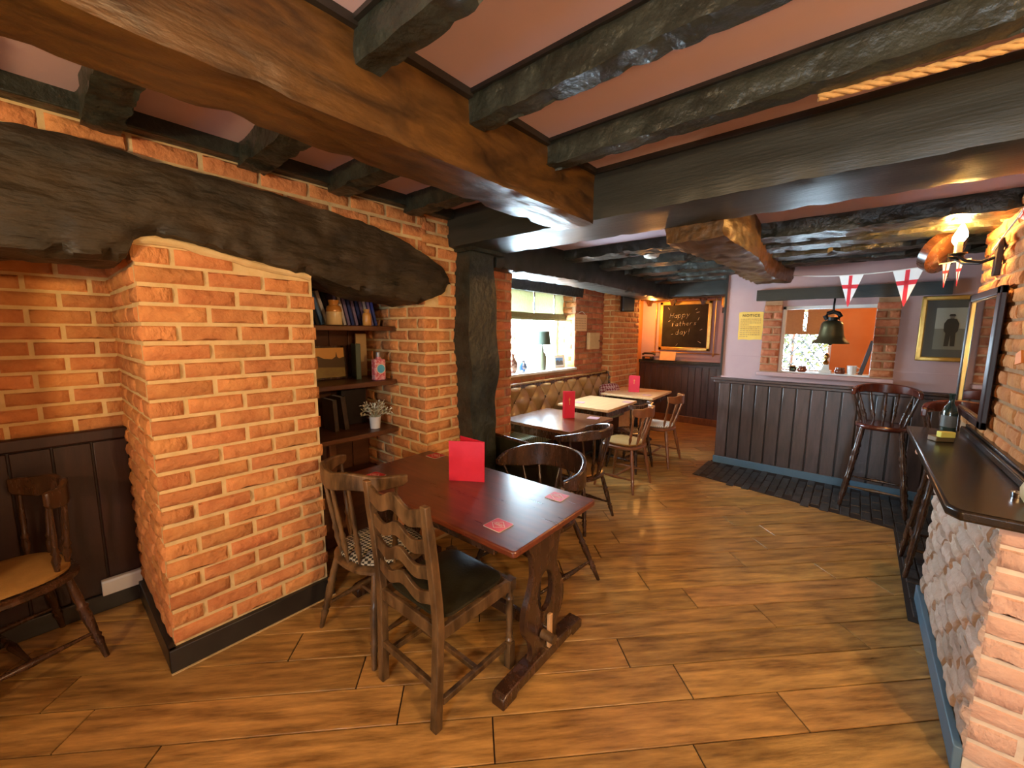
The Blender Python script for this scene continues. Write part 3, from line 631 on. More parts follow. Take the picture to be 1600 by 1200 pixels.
# shelf 2
pf = thing('framed_picture', 'framed sunset landscape picture on the middle shelf', 'picture', (-2.97,1.42,1.232)); pf.rotation_euler = (0,-.08,0)
mb = MB()
for y0,y1,z0,z1 in ((-.13,-.115,0,.25),(.115,.13,0,.25),(-.13,.13,0,.015),(-.13,.13,.235,.25)): mb.box(-.008,.010,y0,y1,z0,z1)
mb.build('frame','wood_dark',pf,bev=.002)
B(0,.003,-.115,.115,.015,.235).build('picture_sky','pic_sky',pf)
PX = Matrix(((0,0,1,0),(1,0,0,0),(0,1,0,0),(0,0,0,1)))
MB().prism([(-.115,.015),(.115,.015),(.115,.09),(-.115,.10)], .003,.0045, PX).build('picture_field','pic_field',pf)
MB().prism([(-.115,.095),(.115,.085),(.115,.165),(.075,.155),(.062,.165),(.055,.205),(.049,.168),(.02,.15),(-.04,.155),(-.08,.175),(-.115,.17)], .0045,.0055, PX).build('picture_trees','pic_dark',pf)
book(-2.93,1.585,1.232,.035,.265,.19,'book_green','large dark green book standing on the middle shelf', rz=-PI/2+1.25).scale = (1,1,1)
bd = tag(B(-.008,.008,-.045,.045,0,.34).build('wooden_board','board_tan',bev=.003), 'pale wooden board leaning at the back of the middle shelf', 'board'); bd.location = (-3.02,1.70,1.232)
gb = thing('gin_bottle', 'square pink patterned bottle with a round blue label on the middle shelf', 'bottle', (-2.70,1.655,1.232), .0)
mb = MB().prism([(-.022,-.045),(.022,-.045),(.030,-.036),(.030,.036),(.022,.045),(-.022,.045),(-.030,.036),(-.030,-.036)], 0,.155); mb.build('bottle_body','gin_pink',gb,bev=.006)
MB().lathe([(.0,.155),(.026,.155),(.016,.168),(.014,.18)],14).build('bottle_shoulder','gin_pink',gb)
MB().lathe([(.0,.172),(.016,.172),(.016,.205),(.013,.208)],14).build('stopper','grey_cap',gb)
MB().cyl((.030,0,.085),(.0325,0,.085),.037,24).build('label_rim','cream_print',gb)
MB().cyl((.030,0,.085),(.0335,0,.085),.031,24).build('label_disc','gin_blue',gb)
for k in range(3):
    book(-2.72, 1.105+k*.034, 1.232, .010, .15-.03*k, .09, ('book_orange','book_white','book_black')[k], ('thin orange booklet leaning on the middle shelf by the column','thin white booklet leaning on the middle shelf by the column','thin black booklet leaning on the middle shelf by the column')[k], rx=.35+.1*k)
# shelf 3
book(-2.80,1.11,.862,.022,.28,.16,'book_orange','tall orange book leaning on the lowest shelf', rx=.38)
book(-2.86,1.17,.862,.020,.22,.16,'book_black','black book leaning under the orange book', rx=.42)
book(-2.78,1.095,.862,.014,.20,.15,'leather_book','dark leather book leaning nearest the brick column on the lowest shelf', rx=.45)
book(-2.92,1.37,.862,.032,.235,.17,'leather_book','old leather book with gilt bands, left of the pair on the lowest shelf', rx=.05)
book(-2.92,1.445,.862,.036,.25,.17,'leather_book','old leather book with gilt bands, right of the pair on the lowest shelf', rx=.10)
tag(B(-2.99,-2.975,1.50,1.70,.862,1.14).build('slate_board','book_black',bev=.002), 'black framed board leaning in shadow on the lowest shelf', 'board')
pl = thing('potted_plant', 'small pot of white artificial flowers on the lowest shelf', 'plant', (-2.74,1.635,.862))
MB().lathe([(.0,0),(.036,0),(.042,.085),(.043,.09),(.037,.09),(.034,.07),(.0,.068)],18).build('pot','ceramic_white',pl,smooth=50)
mb = MB(); lb = MB(); fb = MB(); rn = random.Random(5)
for k in range(46):
    a = rn.uniform(0,2*PI); e = rn.uniform(.15,1.35); L = rn.uniform(.09,.17)
    tip = Vector((math.cos(a)*math.cos(e)*L*.95, math.sin(a)*math.cos(e)*L, .085+math.sin(e)*L*.8))
    mid = tip*.5+Vector((0,0,.055)); mb.tube([(0,0,.07),mid,tip], .0015, 4)
    for q in range(3):
        p = mid.lerp(tip, .3+.3*q); d = Vector((rn.uniform(-1,1),rn.uniform(-1,1),rn.uniform(-.3,1))).normalized(); n = d.cross(Vector((0,0,1))).normalized()
        tgt = fb if rn.random() < .55 else lb; l = rn.uniform(.018,.032)
        tgt.add([p, p+d*l*.5+n*l*.28, p+d*l, p+d*l*.5-n*l*.28, p+d*l*.5+Vector((0,0,.006))], [(0,1,4),(1,2,4),(2,3,4),(3,0,4)])
mb.build('stems','leaf_pale',pl)['kind'] = 'stuff'; lb.build('leaves','leaf_pale',pl,smooth=0)['kind'] = 'stuff'; fb.build('petals','petal_white',pl,smooth=0)['kind'] = 'stuff'

# ================================================================== TABLES
def rounded(x0, x1, y0, y1, r, n=5):
    p = []
    for cx_, cy_, a0 in ((x1-r,y1-r,0),(x0+r,y1-r,90),(x0+r,y0+r,180),(x1-r,y0+r,270)):
        for k in range(n+1): a = math.radians(a0+90*k/n); p.append((cx_+r*math.cos(a), cy_+r*math.sin(a)))
    return p
tt = thing('trestle_table', 'long mahogany trestle table with four red coasters in the foreground', 'table', (-1.615,1.465,0), math.radians(1.0))
MB().prism(rounded(-.665,.665,-.335,.335,.02), .712, .742).build('tabletop','mahogany',tt,bev=.007)
MB().box(-.50,.50,-.27,-.245,.64,.712).box(-.50,.50,.245,.27,.64,.712).build('apron','wood_dark',tt,bev=.004)
# cut-out lyre shaped end panels
def outline():
    half = [(.0,.0),(.115,.0),(.100,.03),(.110,.09),(.150,.15),(.165,.21),(.155,.28),(.125,.34),(.100,.41),(.100,.46),(.115,.53),(.15,.59),(.16,.64)]
    pts = []
    def cat(p, n=4):
        out = []
        for i in range(len(p)-1):
            p0 = p[max(i-1,0)]; p1 = p[i]; p2 = p[i+1]; p3 = p[min(i+2,len(p)-1)]
            for k in range(n):
                t = k/n; f = lambda a,b,c,d: .5*(2*b+(c-a)*t+(2*a-5*b+4*c-d)*t*t+(3*b-a-3*c+d)*t**3)
                out.append((f(p0[0],p1[0],p2[0],p3[0]), f(p0[1],p1[1],p2[1],p3[1])))
        return out+[p[-1]]
    return cat(half[1:])
PYZ = lambda x: Matrix(((0,0,1,x),(1,0,0,0),(0,1,0,0),(0,0,0,1)))
def end_panel(x, parent):
    side = outline(); th = .028; mb = MB(); n = 30; vs = []; fs = []
    # left and right halves around an oval hole (centre z .37, half height .12, half width .060)
    def hw(z):
        best = side[0][0]
        for (a,za),(b,zb) in zip(side, side[1:]):
            if za <= z <= zb: return lerp(a,b,(z-za)/max(1e-6,zb-za))
        return side[-1][0]
    def hole(z):
        t = (z-.305)/.105
        return .062*math.sqrt(1-t*t) if abs(t) < 1 else 0
    zs = [.64*i/64 for i in range(65)]
    for sg in (1,-1):
        base = len(mb.v); V = []
        for z in zs:
            a, b = hole(z)*sg, hw(z)*sg
            V += [(-th/2,a,z+.07),(th/2,a,z+.07),(th/2,b,z+.07),(-th/2,b,z+.07)]
        FS = []
        for i in range(len(zs)-1):
            for k in range(4):
                if k == 0 and not (hole(zs[i]) or hole(zs[i+1])): continue
                k2 = (k+1)%4; FS.append((i*4+k,i*4+k2,(i+1)*4+k2,(i+1)*4+k))
        FS.append((0,1,2,3)); m_ = (len(zs)-1)*4; FS.append((m_,m_+1,m_+2,m_+3)); mb.add(V, FS)
    o = mb.build('end_panel','wood_dark',parent,smooth=40); o.location = (x,0,0)
for x in (.575,-.575):
    end_panel(x, tt)
    MB().prism([(-.33,.0),(-.24,.0),(-.23,.018),(.23,.018),(.24,.0),(.33,.0),(.33,.045),(.31,.062),(.12,.075),(-.12,.075),(-.31,.062),(-.33,.045)], x-.035,x+.035, PYZ(0)).build('foot','wood_dark',tt,bev=.006)
MB().box(-.61,.61,-.014,.014,.145,.205).build('stretcher_rail','wood_dark',tt,bev=.004)
for x in (.62,): B(x-.012,x+.006,-.012,.012,.10,.27).build('wedge','oak',tt,bev=.003)
MB().cyl((.595,-.03,.175),(.665,-.03,.175),.022,12).build('peg','wood_worn',tt)

def coaster(x, y, rz, label, z=.742, group='red coasters on the trestle table'):
    o = thing('coaster', label, 'coaster', (x,y,z+.0005), rz, group)
    MB().prism(rounded(-.05,.05,-.05,.05,.008,3),0,.002).build('mat','cream_print',o)
    MB().prism(rounded(-.048,.048,-.048,.048,.008,3),.002,.0023).build('red_face','red_print',o)
    mb = MB(); D = [(0,-.034),(.040,0),(0,.034),(-.040,0)]; d = [(a*.9,b*.9) for a,b in D]
    for i in range(4):
        j = (i+1)%4; mb.prism([D[i],D[j],d[j],d[i]],.0023,.0027)
    rn = random.Random(int(x*100)); 
    for r_ in (-.008,.004): 
        for k in range(6): a = -.020+k*.0075; mb.prism([(a,r_),(a+.002,r_),(a+.002+rn.uniform(-.001,.003),r_+.009),(a+rn.uniform(-.001,.003),r_+.009)],.0023,.0027)
    mb.prism([(-.022,-.0005),(.022,-.0005),(.022,.0015),(-.022,.0015)],.0023,.0027)
    mb.build('diamond_print','cream_print',o); return o
coaster(-2.15,1.735,.05,'red coaster at the wall end of the trestle table, behind the menu')
coaster(-2.115,1.245,.1,'red coaster on the trestle table above the left-hand spindle chair')
coaster(-1.125,1.705,.06,'red coaster at the free end of the trestle table, nearest the aisle')
coaster(-1.145,1.27,.0,'red coaster at the near corner of the trestle table')
def menu(x, y, z, rz, w, h, label, emblem=False, open_=.6):
    o = thing('menu', label, 'menu', (x,y,z), rz)
    MB().box(-w,0,-.0015,.0015,0,h).build('front_cover','red_card',o)
    q = MB().box(-w,0,-.0015,.0015,0,h,T=T((.002,.003,0),rz=-open_)); q.build('back_cover','red_card',o)
    B(-.012,.0025,-.0025,.0025,0,h).build('spine','red_card',o,bev=.001)
    if emblem:
        mb = MB(); 
        for k in range(5): mb.box(-w*.5-.010+.004*abs(k-2),-w*.5+.010-.004*abs(k-2),-.0025,-.0015,h*.62+k*.009,h*.62+k*.009+.006)
        mb.box(-w*.5-.003,-w*.5+.003,-.0025,-.0015,h*.5,h*.62); mb.build('emblem','gold_print',o)
    return o
menu(-1.555,1.60,.743,math.radians(33),.205,.235,'large red menu standing on the trestle table')

def pub_table(name, loc, sx, sy, top, label, rz=0):
    o = thing(name, label, 'table', loc, rz)
    MB().prism(rounded(-sx/2,sx/2,-sy/2,sy/2,.012), .712, .742).build('tabletop',top,o,bev=.005)
    MB().box(-sx/2+.05,sx/2-.05,-sy/2+.05,-sy/2+.07,.63,.712).box(-sx/2+.05,sx/2-.05,sy/2-.07,sy/2-.05,.63,.712).box(-sx/2+.05,-sx/2+.07,-sy/2+.05,sy/2-.05,.63,.712).box(sx/2-.07,sx/2-.05,-sy/2+.05,sy/2-.05,.63,.712).build('apron','wood_dark',o)
    MB().lathe([(.0,.05),(.075,.05),(.05,.09),(.032,.16),(.040,.22),(.03,.30),(.034,.5),(.05,.60),(.12,.66),(.16,.712)],16).build('pedestal','iron',o)
    for k in range(4):
        a = PI/4+k*PI/2; c, s_ = math.cos(a)*.8, math.sin(a)*.9
        MB().tube([(c*.03,s_*.03,.13),(c*.13,s_*.13,.10),(c*.24,s_*.24,.055),(c*.31,s_*.31,.018)], [.024,.022,.02,.018],8).build('foot','iron',o)
    return o
pub_table('pub_table', (-2.205,3.32,0), .80,.80, 'mahogany_y', 'square dark brown pub table shining with window light, nearest the oak post', rz=0)
pub_table('pub_table', (-2.37,4.46,0), .66,.83, 'oak', 'light oak topped pub table in the middle of the bench row', rz=.03)
pub_table('pub_table', (-2.37,5.62,0), .74,.86, 'oak', 'light oak topped pub table at the far end of the bench row', rz=.06)
menu(-2.10,3.46,.743,math.radians(62),.12,.27,'red menu with a gold emblem on the dark pub table', True, .35)
menu(-2.33,5.60,.743,math.radians(25),.15,.235,'red menu standing on the farthest oak table', True, .5)
def mat_(x, y, rz, label): 
    return tag(_loc(MB().prism(rounded(-.055,.055,-.055,.055,.008,3),0,.002).build('beer_mat','pale_mat'), (x,y,.743), rz), label, 'coaster', 'pale beer mats on the pub tables')
def _loc(o, loc, rz=0): o.location = loc; o.rotation_euler[2] = rz; return o
M['pale_mat'] = mat('pale_mat', (.42,.22,.24), .5)
mat_(-1.95,3.58,.2,'pale pink beer mat at the aisle side of the dark pub table'); mat_(-2.10,4.70,.1,'pale pink beer mat at the aisle side of the middle oak table'); mat_(-2.52,4.28,.3,'pale pink beer mat at the wall side of the middle oak table'); mat_(-2.14,5.42,.1,'pale beer mat beside the menu on the farthest oak table')

# ================================================================== CHAIRS
LEG = [(0,.011),(.06,.013),(.16,.015),(.22,.020),(.25,.014),(.28,.021),(.31,.014),(.36,.017),(.55,.022),(.62,.018),(.65,.024),(.68,.016),(.74,.019),(1,.015)]
SPN = [(0,.009),(.12,.010),(.25,.017),(.32,.011),(.36,.017),(.42,.010),(.60,.012),(.8,.009),(1,.008)]
STR = [(0,.008),(.2,.010),(.42,.015),(.5,.018),(.58,.015),(.8,.010),(1,.008)]
def seat_outline(rx, ry, n=28, sq=2.6):
    return [(rx*math.copysign(abs(math.cos(a))**(2/sq),math.cos(a)), ry*math.copysign(abs(math.sin(a))**(2/sq),math.sin(a))) for a in [2*PI*i/n for i in range(n)]]
def slab(poly, z0, z1, inset=.012, dip=0):
    n = len(poly); sc = lambda f: [(x*f,y*f) for x,y in poly]
    f = 1-inset/max(abs(p[0]) for p in poly); vs = []
    for fac, z in ((f-.03,z0),(1,z0+(z1-z0)*.35),(1,z1-(z1-z0)*.25),(f,z1),(f*.6,z1-dip)): vs += [(x*fac,y*fac,z) for x,y in poly]
    fs = [tuple(range(n))[::-1], tuple(range(4*n,5*n))]
    for l in range(4): fs += [(l*n+i,l*n+(i+1)%n,(l+1)*n+(i+1)%n,(l+1)*n+i) for i in range(n)]
    return MB().add(vs, fs)
def spindle_chair(label, loc, rz, m, cushion, seat_r=.215, seat_h=.44, crest_r=.25, crest_top=.88, crest_h=.10, end_h=.05, span=95, nsp=7, legs=.20, splay=.05, band=.013, cush_label=None, arms=False, lean=.05, group=None):
    o = thing('spindle_back_chair', label, 'chair', loc, rz, group)
    po = seat_outline(seat_r, seat_r*.97); slab(po, seat_h-.038, seat_h, dip=.006).build('seat',m,o,smooth=50)
    if cushion:
        slab(seat_outline(seat_r*.88, seat_r*.86), seat_h-.002, seat_h+.030, inset=.02, dip=-.006).build('seat_cushion',cushion,o,smooth=60)
    tops = {}
    for sx in (-1,1):
        for sy in (-1,1):
            a = Vector((sx*legs*.80, sy*legs*.78, seat_h-.03)); b = Vector((sx*(legs+splay), sy*(legs+splay*.8), 0))
            MB().turned(b, a, LEG, 10).build('leg',m,o,smooth=60); tops[(sx,sy)] = (a,b)
    P = lambda sx,sy,t: tops[(sx,sy)][1].lerp(tops[(sx,sy)][0], t)
    for sx in (-1,1): MB().turned(P(sx,-1,.32), P(sx,1,.32), STR, 8).build('stretcher',m,o,smooth=60)
    MB().turned((P(-1,-1,.32)+P(-1,1,.32))/2, (P(1,-1,.32)+P(1,1,.32))/2, STR, 8).build('stretcher',m,o,smooth=60)
    n = 28; pts = []; z0 = []; z1 = []
    for i in range(n+1):
        a = math.radians(lerp(-span, span, i/n)); k = abs(i/n*2-1)
        x, y = crest_r*math.sin(a), -crest_r*math.cos(a)-lean
        if arms and k > .8: x *= 1-.10*(k-.8)/.2
        pts.append((x,y)); hh = lerp(crest_h, end_h, max(0,(k-(.5 if arms else .25))/(.5 if arms else .75))**1.3)
        drop = .075*max(0,(k-.3)/.7)**1.5 if arms else (.012*k if span < 80 else .03*k*k)
        if k > .93: hh *= .72
        zt = crest_top - drop - .010*math.cos(k*PI*3)*(0 if arms else 1)*(1-k); z1.append(zt); z0.append(zt-hh)
    cb = MB().strip(pts, band, z0, z1).build('crest_rail',m,o,bev=.007,smooth=50)
    for i in range(nsp):
        t = .07+.86*i/(nsp-1); a = math.radians(lerp(-span,span,t)); j = int(t*n)
        top = Vector((pts[j][0],pts[j][1],z0[j]+.012))
        a2 = a if not arms else a*.82
        bx, by = math.sin(a2)*seat_r*.88, -math.cos(a2)*seat_r*.86
        MB().turned((bx,by,seat_h-.006), top, SPN, 8).build('spindle',m,o,smooth=60)
    return o
spindle_chair('worn spindle back chair with a patterned cushion, beside the brick column', (-1.86,1.12,0), math.radians(4), 'wood_worn', 'weave', seat_r=.225, seat_h=.45, crest_r=.265, crest_top=.945, crest_h=.085, end_h=.05, span=84, nsp=7, legs=.20, splay=.035, lean=.0)
spindle_chair('dark bow armed chair with a wide curved back, beyond the trestle table', (-1.48,1.99,0), math.radians(180-6), 'wood_dark', 'weave', seat_r=.24, seat_h=.43, crest_r=.315, crest_top=.825, crest_h=.155, end_h=.05, span=100, nsp=8, legs=.22, splay=.085, arms=True, lean=-.02, band=.014)
spindle_chair('dark bow armed chair drawn up to the dark brown pub table', (-1.73,2.92,0), math.radians(90), 'wood_dark', 'mustard', seat_r=.22, seat_h=.43, crest_r=.27, crest_top=.835, crest_h=.07, end_h=.04, span=104, nsp=9, legs=.19, splay=.05, arms=True, lean=.0, band=.018)
spindle_chair('brown spindle back chair with a mustard cushion, between the dark and middle tables', (-1.77,3.93,0), math.radians(90), 'wood_brown', 'mustard', seat_r=.215, seat_h=.46, crest_r=.24, crest_top=.865, crest_h=.10, end_h=.07, span=58, nsp=5, legs=.19, splay=.03, lean=.035)
spindle_chair('brown spindle back chair with a striped cushion at the farthest table', (-1.80,4.95,0), math.radians(92), 'wood_brown', 'stripe_pale', seat_r=.21, seat_h=.46, crest_r=.24, crest_top=.865, crest_h=.10, end_h=.07, span=58, nsp=5, legs=.19, splay=.05, lean=.035)
spindle_chair('dark spindle back chair half hidden behind the mustard cushioned chair', (-1.95,4.50,0), math.radians(85), 'wood_dark', None, seat_r=.20, seat_h=.45, crest_r=.23, crest_top=.80, crest_h=.09, end_h=.05, span=70, nsp=5, legs=.17, splay=.03, lean=.0)
spindle_chair('lone dark chair with a mustard seat in the left recess', (-2.84,-.185,0), math.radians(196), 'wood_dark', 'mustard', seat_r=.235, seat_h=.46, crest_r=.235, crest_top=.885, crest_h=.11, end_h=.08, span=60, nsp=5, legs=.20, splay=.035, lean=-.01)

# ladder back chair
lc = thing('ladder_back_chair', 'worn ladder back chair with a dark green leather seat in the foreground', 'chair', (-1.345,1.14,0), math.radians(0))
def post_curve(z): return -.215 + (-.055*((z-.45)/.52)**1.3 if z > .45 else -.012*(1-z/.45))
for sx in (-1,1):
    zs = [0,.15,.30,.45,.55,.65,.75,.85,.93,.965]; mb = MB(); vs = []; fs = []
    for i, z in enumerate(zs):
        x = sx*lerp(.188,.198,min(1,z/.45)); hw = .019 if z < .9 else .017; yy = post_curve(z); hd = .018 if z < .93 else .013
        vs += [(x-hw,yy-hd,z),(x+hw,yy-hd,z),(x+hw,yy+hd,z),(x-hw,yy+hd,z)]
    for i in range(len(zs)-1):
        for k in range(4): k2 = (k+1)%4; fs.append((i*4+k,i*4+k2,(i+1)*4+k2,(i+1)*4+k))
    fs += [(3,2,1,0), tuple(range(len(vs)-4,len(vs)))]; mb.add(vs, fs).build('back_post','wood_worn',lc,bev=.004)
    # front legs: square block, turning, square block
    mb = MB().box(sx*.205-.021,sx*.205+.021,.185,.227,.40,.455).box(sx*.205-.019,sx*.205+.019,.187,.225,.0,.13)
    mb.turned((sx*.205,.206,.13),(sx*.205,.206,.40),[(0,.014),(.05,.021),(.1,.014),(.16,.019),(.25,.013),(.6,.020),(.78,.016),(.84,.022),(.9,.014),(1,.020)],12)
    mb.build('front_leg','wood_worn',lc,bev=.002,smooth=40)
    MB().box(sx*.195-.011,sx*.195+.011,-.20,.19,.10,.128).build('side_stretcher','wood_worn',lc,bev=.003)
    MB().box(sx*.203-.012,sx*.203+.012,-.21,.20,.395,.452).build('seat_rail','wood_worn',lc,bev=.004)
MB().box(-.195,.195,-.01,.012,.103,.126).build('cross_stretcher','wood_worn',lc,bev=.003)
MB().box(-.18,.18,-.235,-.213,.17,.20).build('back_stretcher','wood_worn',lc,bev=.003)
MB().box(-.20,.20,.195,.218,.395,.452).build('seat_rail','wood_worn',lc,bev=.004); MB().box(-.185,.185,-.225,-.205,.395,.452).build('seat_rail','wood_worn',lc,bev=.004)
slab([(x,y-.0) for x,y in seat_outline(.196,.196,32,6)], .445, .478, inset=.03, dip=-.008).build('seat_pad','leather_green',lc,smooth=60)
for zc, h in ((.905,.075),(.785,.060),(.675,.060),(.565,.060)):
    n = 24; up = []; dn = []
    for i in range(n+1):
        t = i/n*2-1; x = t*.185; wv = .014*math.cos(t*PI*2.0)+.010*math.cos(t*PI)
        up.append((x, zc+h/2+wv)); dn.append((x, zc-h/2+wv*.9+.004))
    pz = post_curve(zc); mb = MB(); vs = []; fs = []
    for i in range(n+1):
        t = i/n*2-1; bow = -.012*(1-t*t)
        for (x,z), yy in ((dn[i],-.008),(dn[i],.008),(up[i],.008),(up[i],-.008)): vs.append((x, pz+yy+bow, z))
    for i in range(n):
        for k in range(4): k2 = (k+1)%4; fs.append((i*4+k,i*4+k2,(i+1)*4+k2,(i+1)*4+k))
    fs += [(3,2,1,0),(n*4,n*4+1,n*4+2,n*4+3)]; mb.add(vs,fs).build('ladder_slat','wood_worn',lc,bev=.003,smooth=40)

# bar stools
def bar_stool(label, loc, rz, top=1.14, seat_h=.79):
    o = thing('bar_stool', label, 'stool', loc, rz)
    slab(seat_outline(.190,.18), seat_h-.045, seat_h, dip=.008).build('seat','wood_red',o,smooth=50)
    T_ = {}
    for sx in (-1,1):
        for sy in (-1,1):
            a = Vector((sx*.13,sy*.125,seat_h-.03)); b = Vector((sx*.225,sy*.20,0)); T_[(sx,sy)] = (a,b)
            MB().turned(b,a,[(0,.015),(.05,.018),(.12,.020),(.15,.027),(.18,.018),(.22,.024),(.34,.024),(.37,.030),(.40,.020),(.55,.026),(.62,.028),(.66,.020),(.69,.029),(.73,.019),(.85,.022),(1,.018)],12).build('leg','wood_dark',o,smooth=60)
    P = lambda sx,sy,t: T_[(sx,sy)][1].lerp(T_[(sx,sy)][0], t)
    for sx in (-1,1): MB().turned(P(sx,-1,.33),P(sx,1,.33),STR,8).build('stretcher','wood_dark',o,smooth=60)
    for sy in (-1,1):
        MB().turned(P(-1,sy,.26),P(1,sy,.26),STR,8).build('stretcher','wood_worn' if sy < 0 else 'wood_dark',o,smooth=60)
    n = 24; pts = []; z0 = []; z1 = []
    for i in range(n+1):
        a = math.radians(lerp(-92,92,i/n)); k = abs(i/n*2-1); pts.append((.225*math.sin(a), .215*math.cos(a)+.0)); zt = top-.05*k*k; z1.append(zt); z0.append(zt-lerp(.092,.055,k))
    MB().strip(pts,.017,z0,z1).build('crest_rail','wood_red',o,bev=.008,smooth=50)
    MB().box(-.05,.05,.200,.236,top-.03,top-.012).build('crest_block','wood_dark',o,bev=.004)
    for i in range(7):
        t = .06+.88*i/6; a = math.radians(lerp(-92,92,t)); j = int(t*n)
        MB().turned((.155*math.sin(a*.9),.15*math.cos(a*.9),seat_h-.01),(pts[j][0],pts[j][1],z0[j]+.01),SPN,8).build('spindle','wood_dark',o,smooth=60)
    return o
bar_stool('tall spindle back bar stool standing in front of the bar', (.245,4.96,0), math.radians(-4))
bar_stool('tall bar stool half hidden behind the drinks shelf', (.565,3.77,0), math.radians(0), top=1.17).scale = (.82,.85,1)

# ================================================================== BENCH
bn = thing('banquette_bench', 'long buttoned leather bench under the window', 'bench', (-3.0,4.22,0))
y0b, y1b = -1.42, 1.44; zb0, zb1 = .47, .985; WD, HD = .150, .178
ny, nz = 150, 46; vs = []; fs = []
for j in range(nz+1):
    for i in range(ny+1):
        y = lerp(y0b,y1b,i/ny); z = lerp(zb0,zb1,j/nz); u = PI*y/WD; v = PI*(z-.80)/HD/1.0
        h = (abs(math.cos((u+v)/2*1.0))*abs(math.cos((u-v)/2*1.0)))**.5
        top = 1-max(0,(z-.93)/.055)**2 if z > .93 else 1
        x = .095+.062*h*max(0,top)+ .02*(zb1-z)/.5
        if z > .95: x -= .03*((z-.95)/.035)**2
        vs.append((x,y,z))
for j in range(nz):
    for i in range(ny): a = j*(ny+1)+i; fs.append((a,a+1,a+ny+2,a+ny+1))
MB().add(vs,fs).build('buttoned_back','leather_gold',bn,smooth=60)
MB().box(.02,.11,y0b-.02,y1b+.02,.0,.99).build('back_board','wood_dark',bn,bev=.006)
MB().tube([(.085,y0b-.02,.995),(.085,y1b+.02,.995)],.018,10).build('top_piping','leather_gold',bn,smooth=60)
MB().tube([(.085,y1b+.02,.995),(.12,y1b+.045,.985),(.145,y1b+.05,.93),(.15,y1b+.05,.47)],.022,10).build('end_roll','wood_dark',bn,smooth=60)
btn = MB().sphere((0,0,0),.012,8,6,(.6,1,1)).mesh('button',60); btn.materials.append(M['leather_gold'])
for r_ in range(0,4):
    z = .80-HD+ r_*HD; 
    if z > .95 or z < .49: continue
    k0 = int(y0b/WD)-1
    for k in range(k0, -k0+2):
        y = (k+.5+ (0 if r_%2 == 0 else .5)*1.0)*WD*1.0
        # buttons sit where the two pleat families cross
        yy = (k+ (0 if (r_-1)%2 == 0 else 1)*0+.0)*WD + (WD if (r_-1)%2 else 0)
        u = (2*k+1+((r_-1)%2))*WD/1.0/1.0
        if not (y0b+.03 < u < y1b-.03): continue
        b_ = bpy.data.objects.new('button', btn); COL.objects.link(b_); b_.parent = bn; b_.location = (.112+.02*(zb1-z)/.5, u, z)
MB().prism(rounded(.12,.44,y0b,y1b,.03), .37,.475).build('seat_cushion','stripe_green',bn,bev=.02)
MB().box(.05,.36,y0b+.02,y1b-.02,0,.37).build('plinth','panel_dark',bn,bev=.004)
cu_ = tag(slab(seat_outline(.17,.17,32,4), -.055,.055,inset=.05,dip=-.02).build('scatter_cushion','burgundy',smooth=60), 'burgundy patterned cushion leaning at the pier end of the bench', 'cushion'); cu_.location = (-2.745,5.50,.67); cu_.rotation_euler = (math.radians(12),math.radians(80),math.radians(-20))

st = thing('settle', 'low dark green settle back beside the oak post', 'settle', (-1.95,2.47,0))
MB().prism([(-.40,.10),(.34,.10),(.34,.655),(.30,.70),(-.40,.735)], -.02,.02, Matrix(((1,0,0,0),(0,0,1,0),(0,1,0,0),(0,0,0,1)))).build('back_panel','leather_green',st,bev=.006)
MB().tube([(-.40,0,.735),(.30,0,.70),(.34,0,.655),(.345,0,.45)],.016,8).build('back_rail','wood_dark',st,smooth=60)
for x in (-.36,.31): MB().box(x-.02,x+.02,-.03,.03,0,.45).build('leg','wood_dark',st,bev=.004)

# ================================================================== WINDOW SILL ORNAMENTS
bl = thing('roman_blind', 'cream roman blind pulled half down in the main window', 'blind', (-3.20,4.10,0))
for a, b in ((-.80,-.40),(-.39,.10),(.11,.55),(.56,.80)):
    vs = []; fs = []; n, m_ = 8, 10
    for j in range(m_+1):
        for i in range(n+1):
            y = lerp(a,b,i/n); z = lerp(1.80,2.10,j/m_); vs.append((.012*math.sin(PI*i/n)+.006*math.sin(j*1.1), y, z))
    for j in range(m_):
        for i in range(n): q = j*(n+1)+i; fs.append((q,q+1,q+n+2,q+n+1))
    MB().add(vs,fs).build('blind_panel','blind',bl,smooth=60)
for k, z in enumerate((1.815,1.79,1.768)): MB().tube([(.01+.012*k,-.80,z),(.018+.012*k,0,z-.008),(.01+.012*k,.80,z)],.013,8,ry=.03-.004*k).build('fold','blind',bl,smooth=60)
for y in (-.395,.105,.555): MB().cyl((.02,y,1.76),(.012,y,2.10),.006,6).build('cord_tape','wood_dark',bl)
vz = thing('vase', 'dark floral vase of dried reeds at the left end of the sill', 'vase', (-3.10,3.68,1.106))
MB().lathe([(.0,0),(.035,0),(.05,.03),(.062,.08),(.055,.13),(.03,.17),(.022,.20),(.032,.225),(.028,.226),(.02,.20)],20).build('vase_body','ceramic_floral',vz,smooth=60)
rn = random.Random(2); mb = MB()
for k in range(14):
    a = rn.uniform(0,2*PI); s_ = rn.uniform(.02,.11); h = rn.uniform(.34,.52); mb.tube([(0,0,.15),(s_*.4*math.cos(a),s_*.4*math.sin(a),h*.6),(s_*math.cos(a),s_*math.sin(a),h)],[.003,.003,.006],5)
mb.build('dried_reeds','reed',vz)['kind'] = 'stuff'
gj = thing('ginger_jar', 'small blue and white ginger jar on the sill beside the vase', 'jar', (-3.08,3.84,1.106))
MB().lathe([(.0,0),(.032,0),(.052,.03),(.058,.07),(.045,.11),(.028,.125)],20).build('jar_body','ceramic_blue',gj,smooth=60)
MB().lathe([(.0,.122),(.034,.124),(.034,.142),(.012,.15),(.0,.152)],20).build('lid','ceramic_blue',gj,smooth=60)
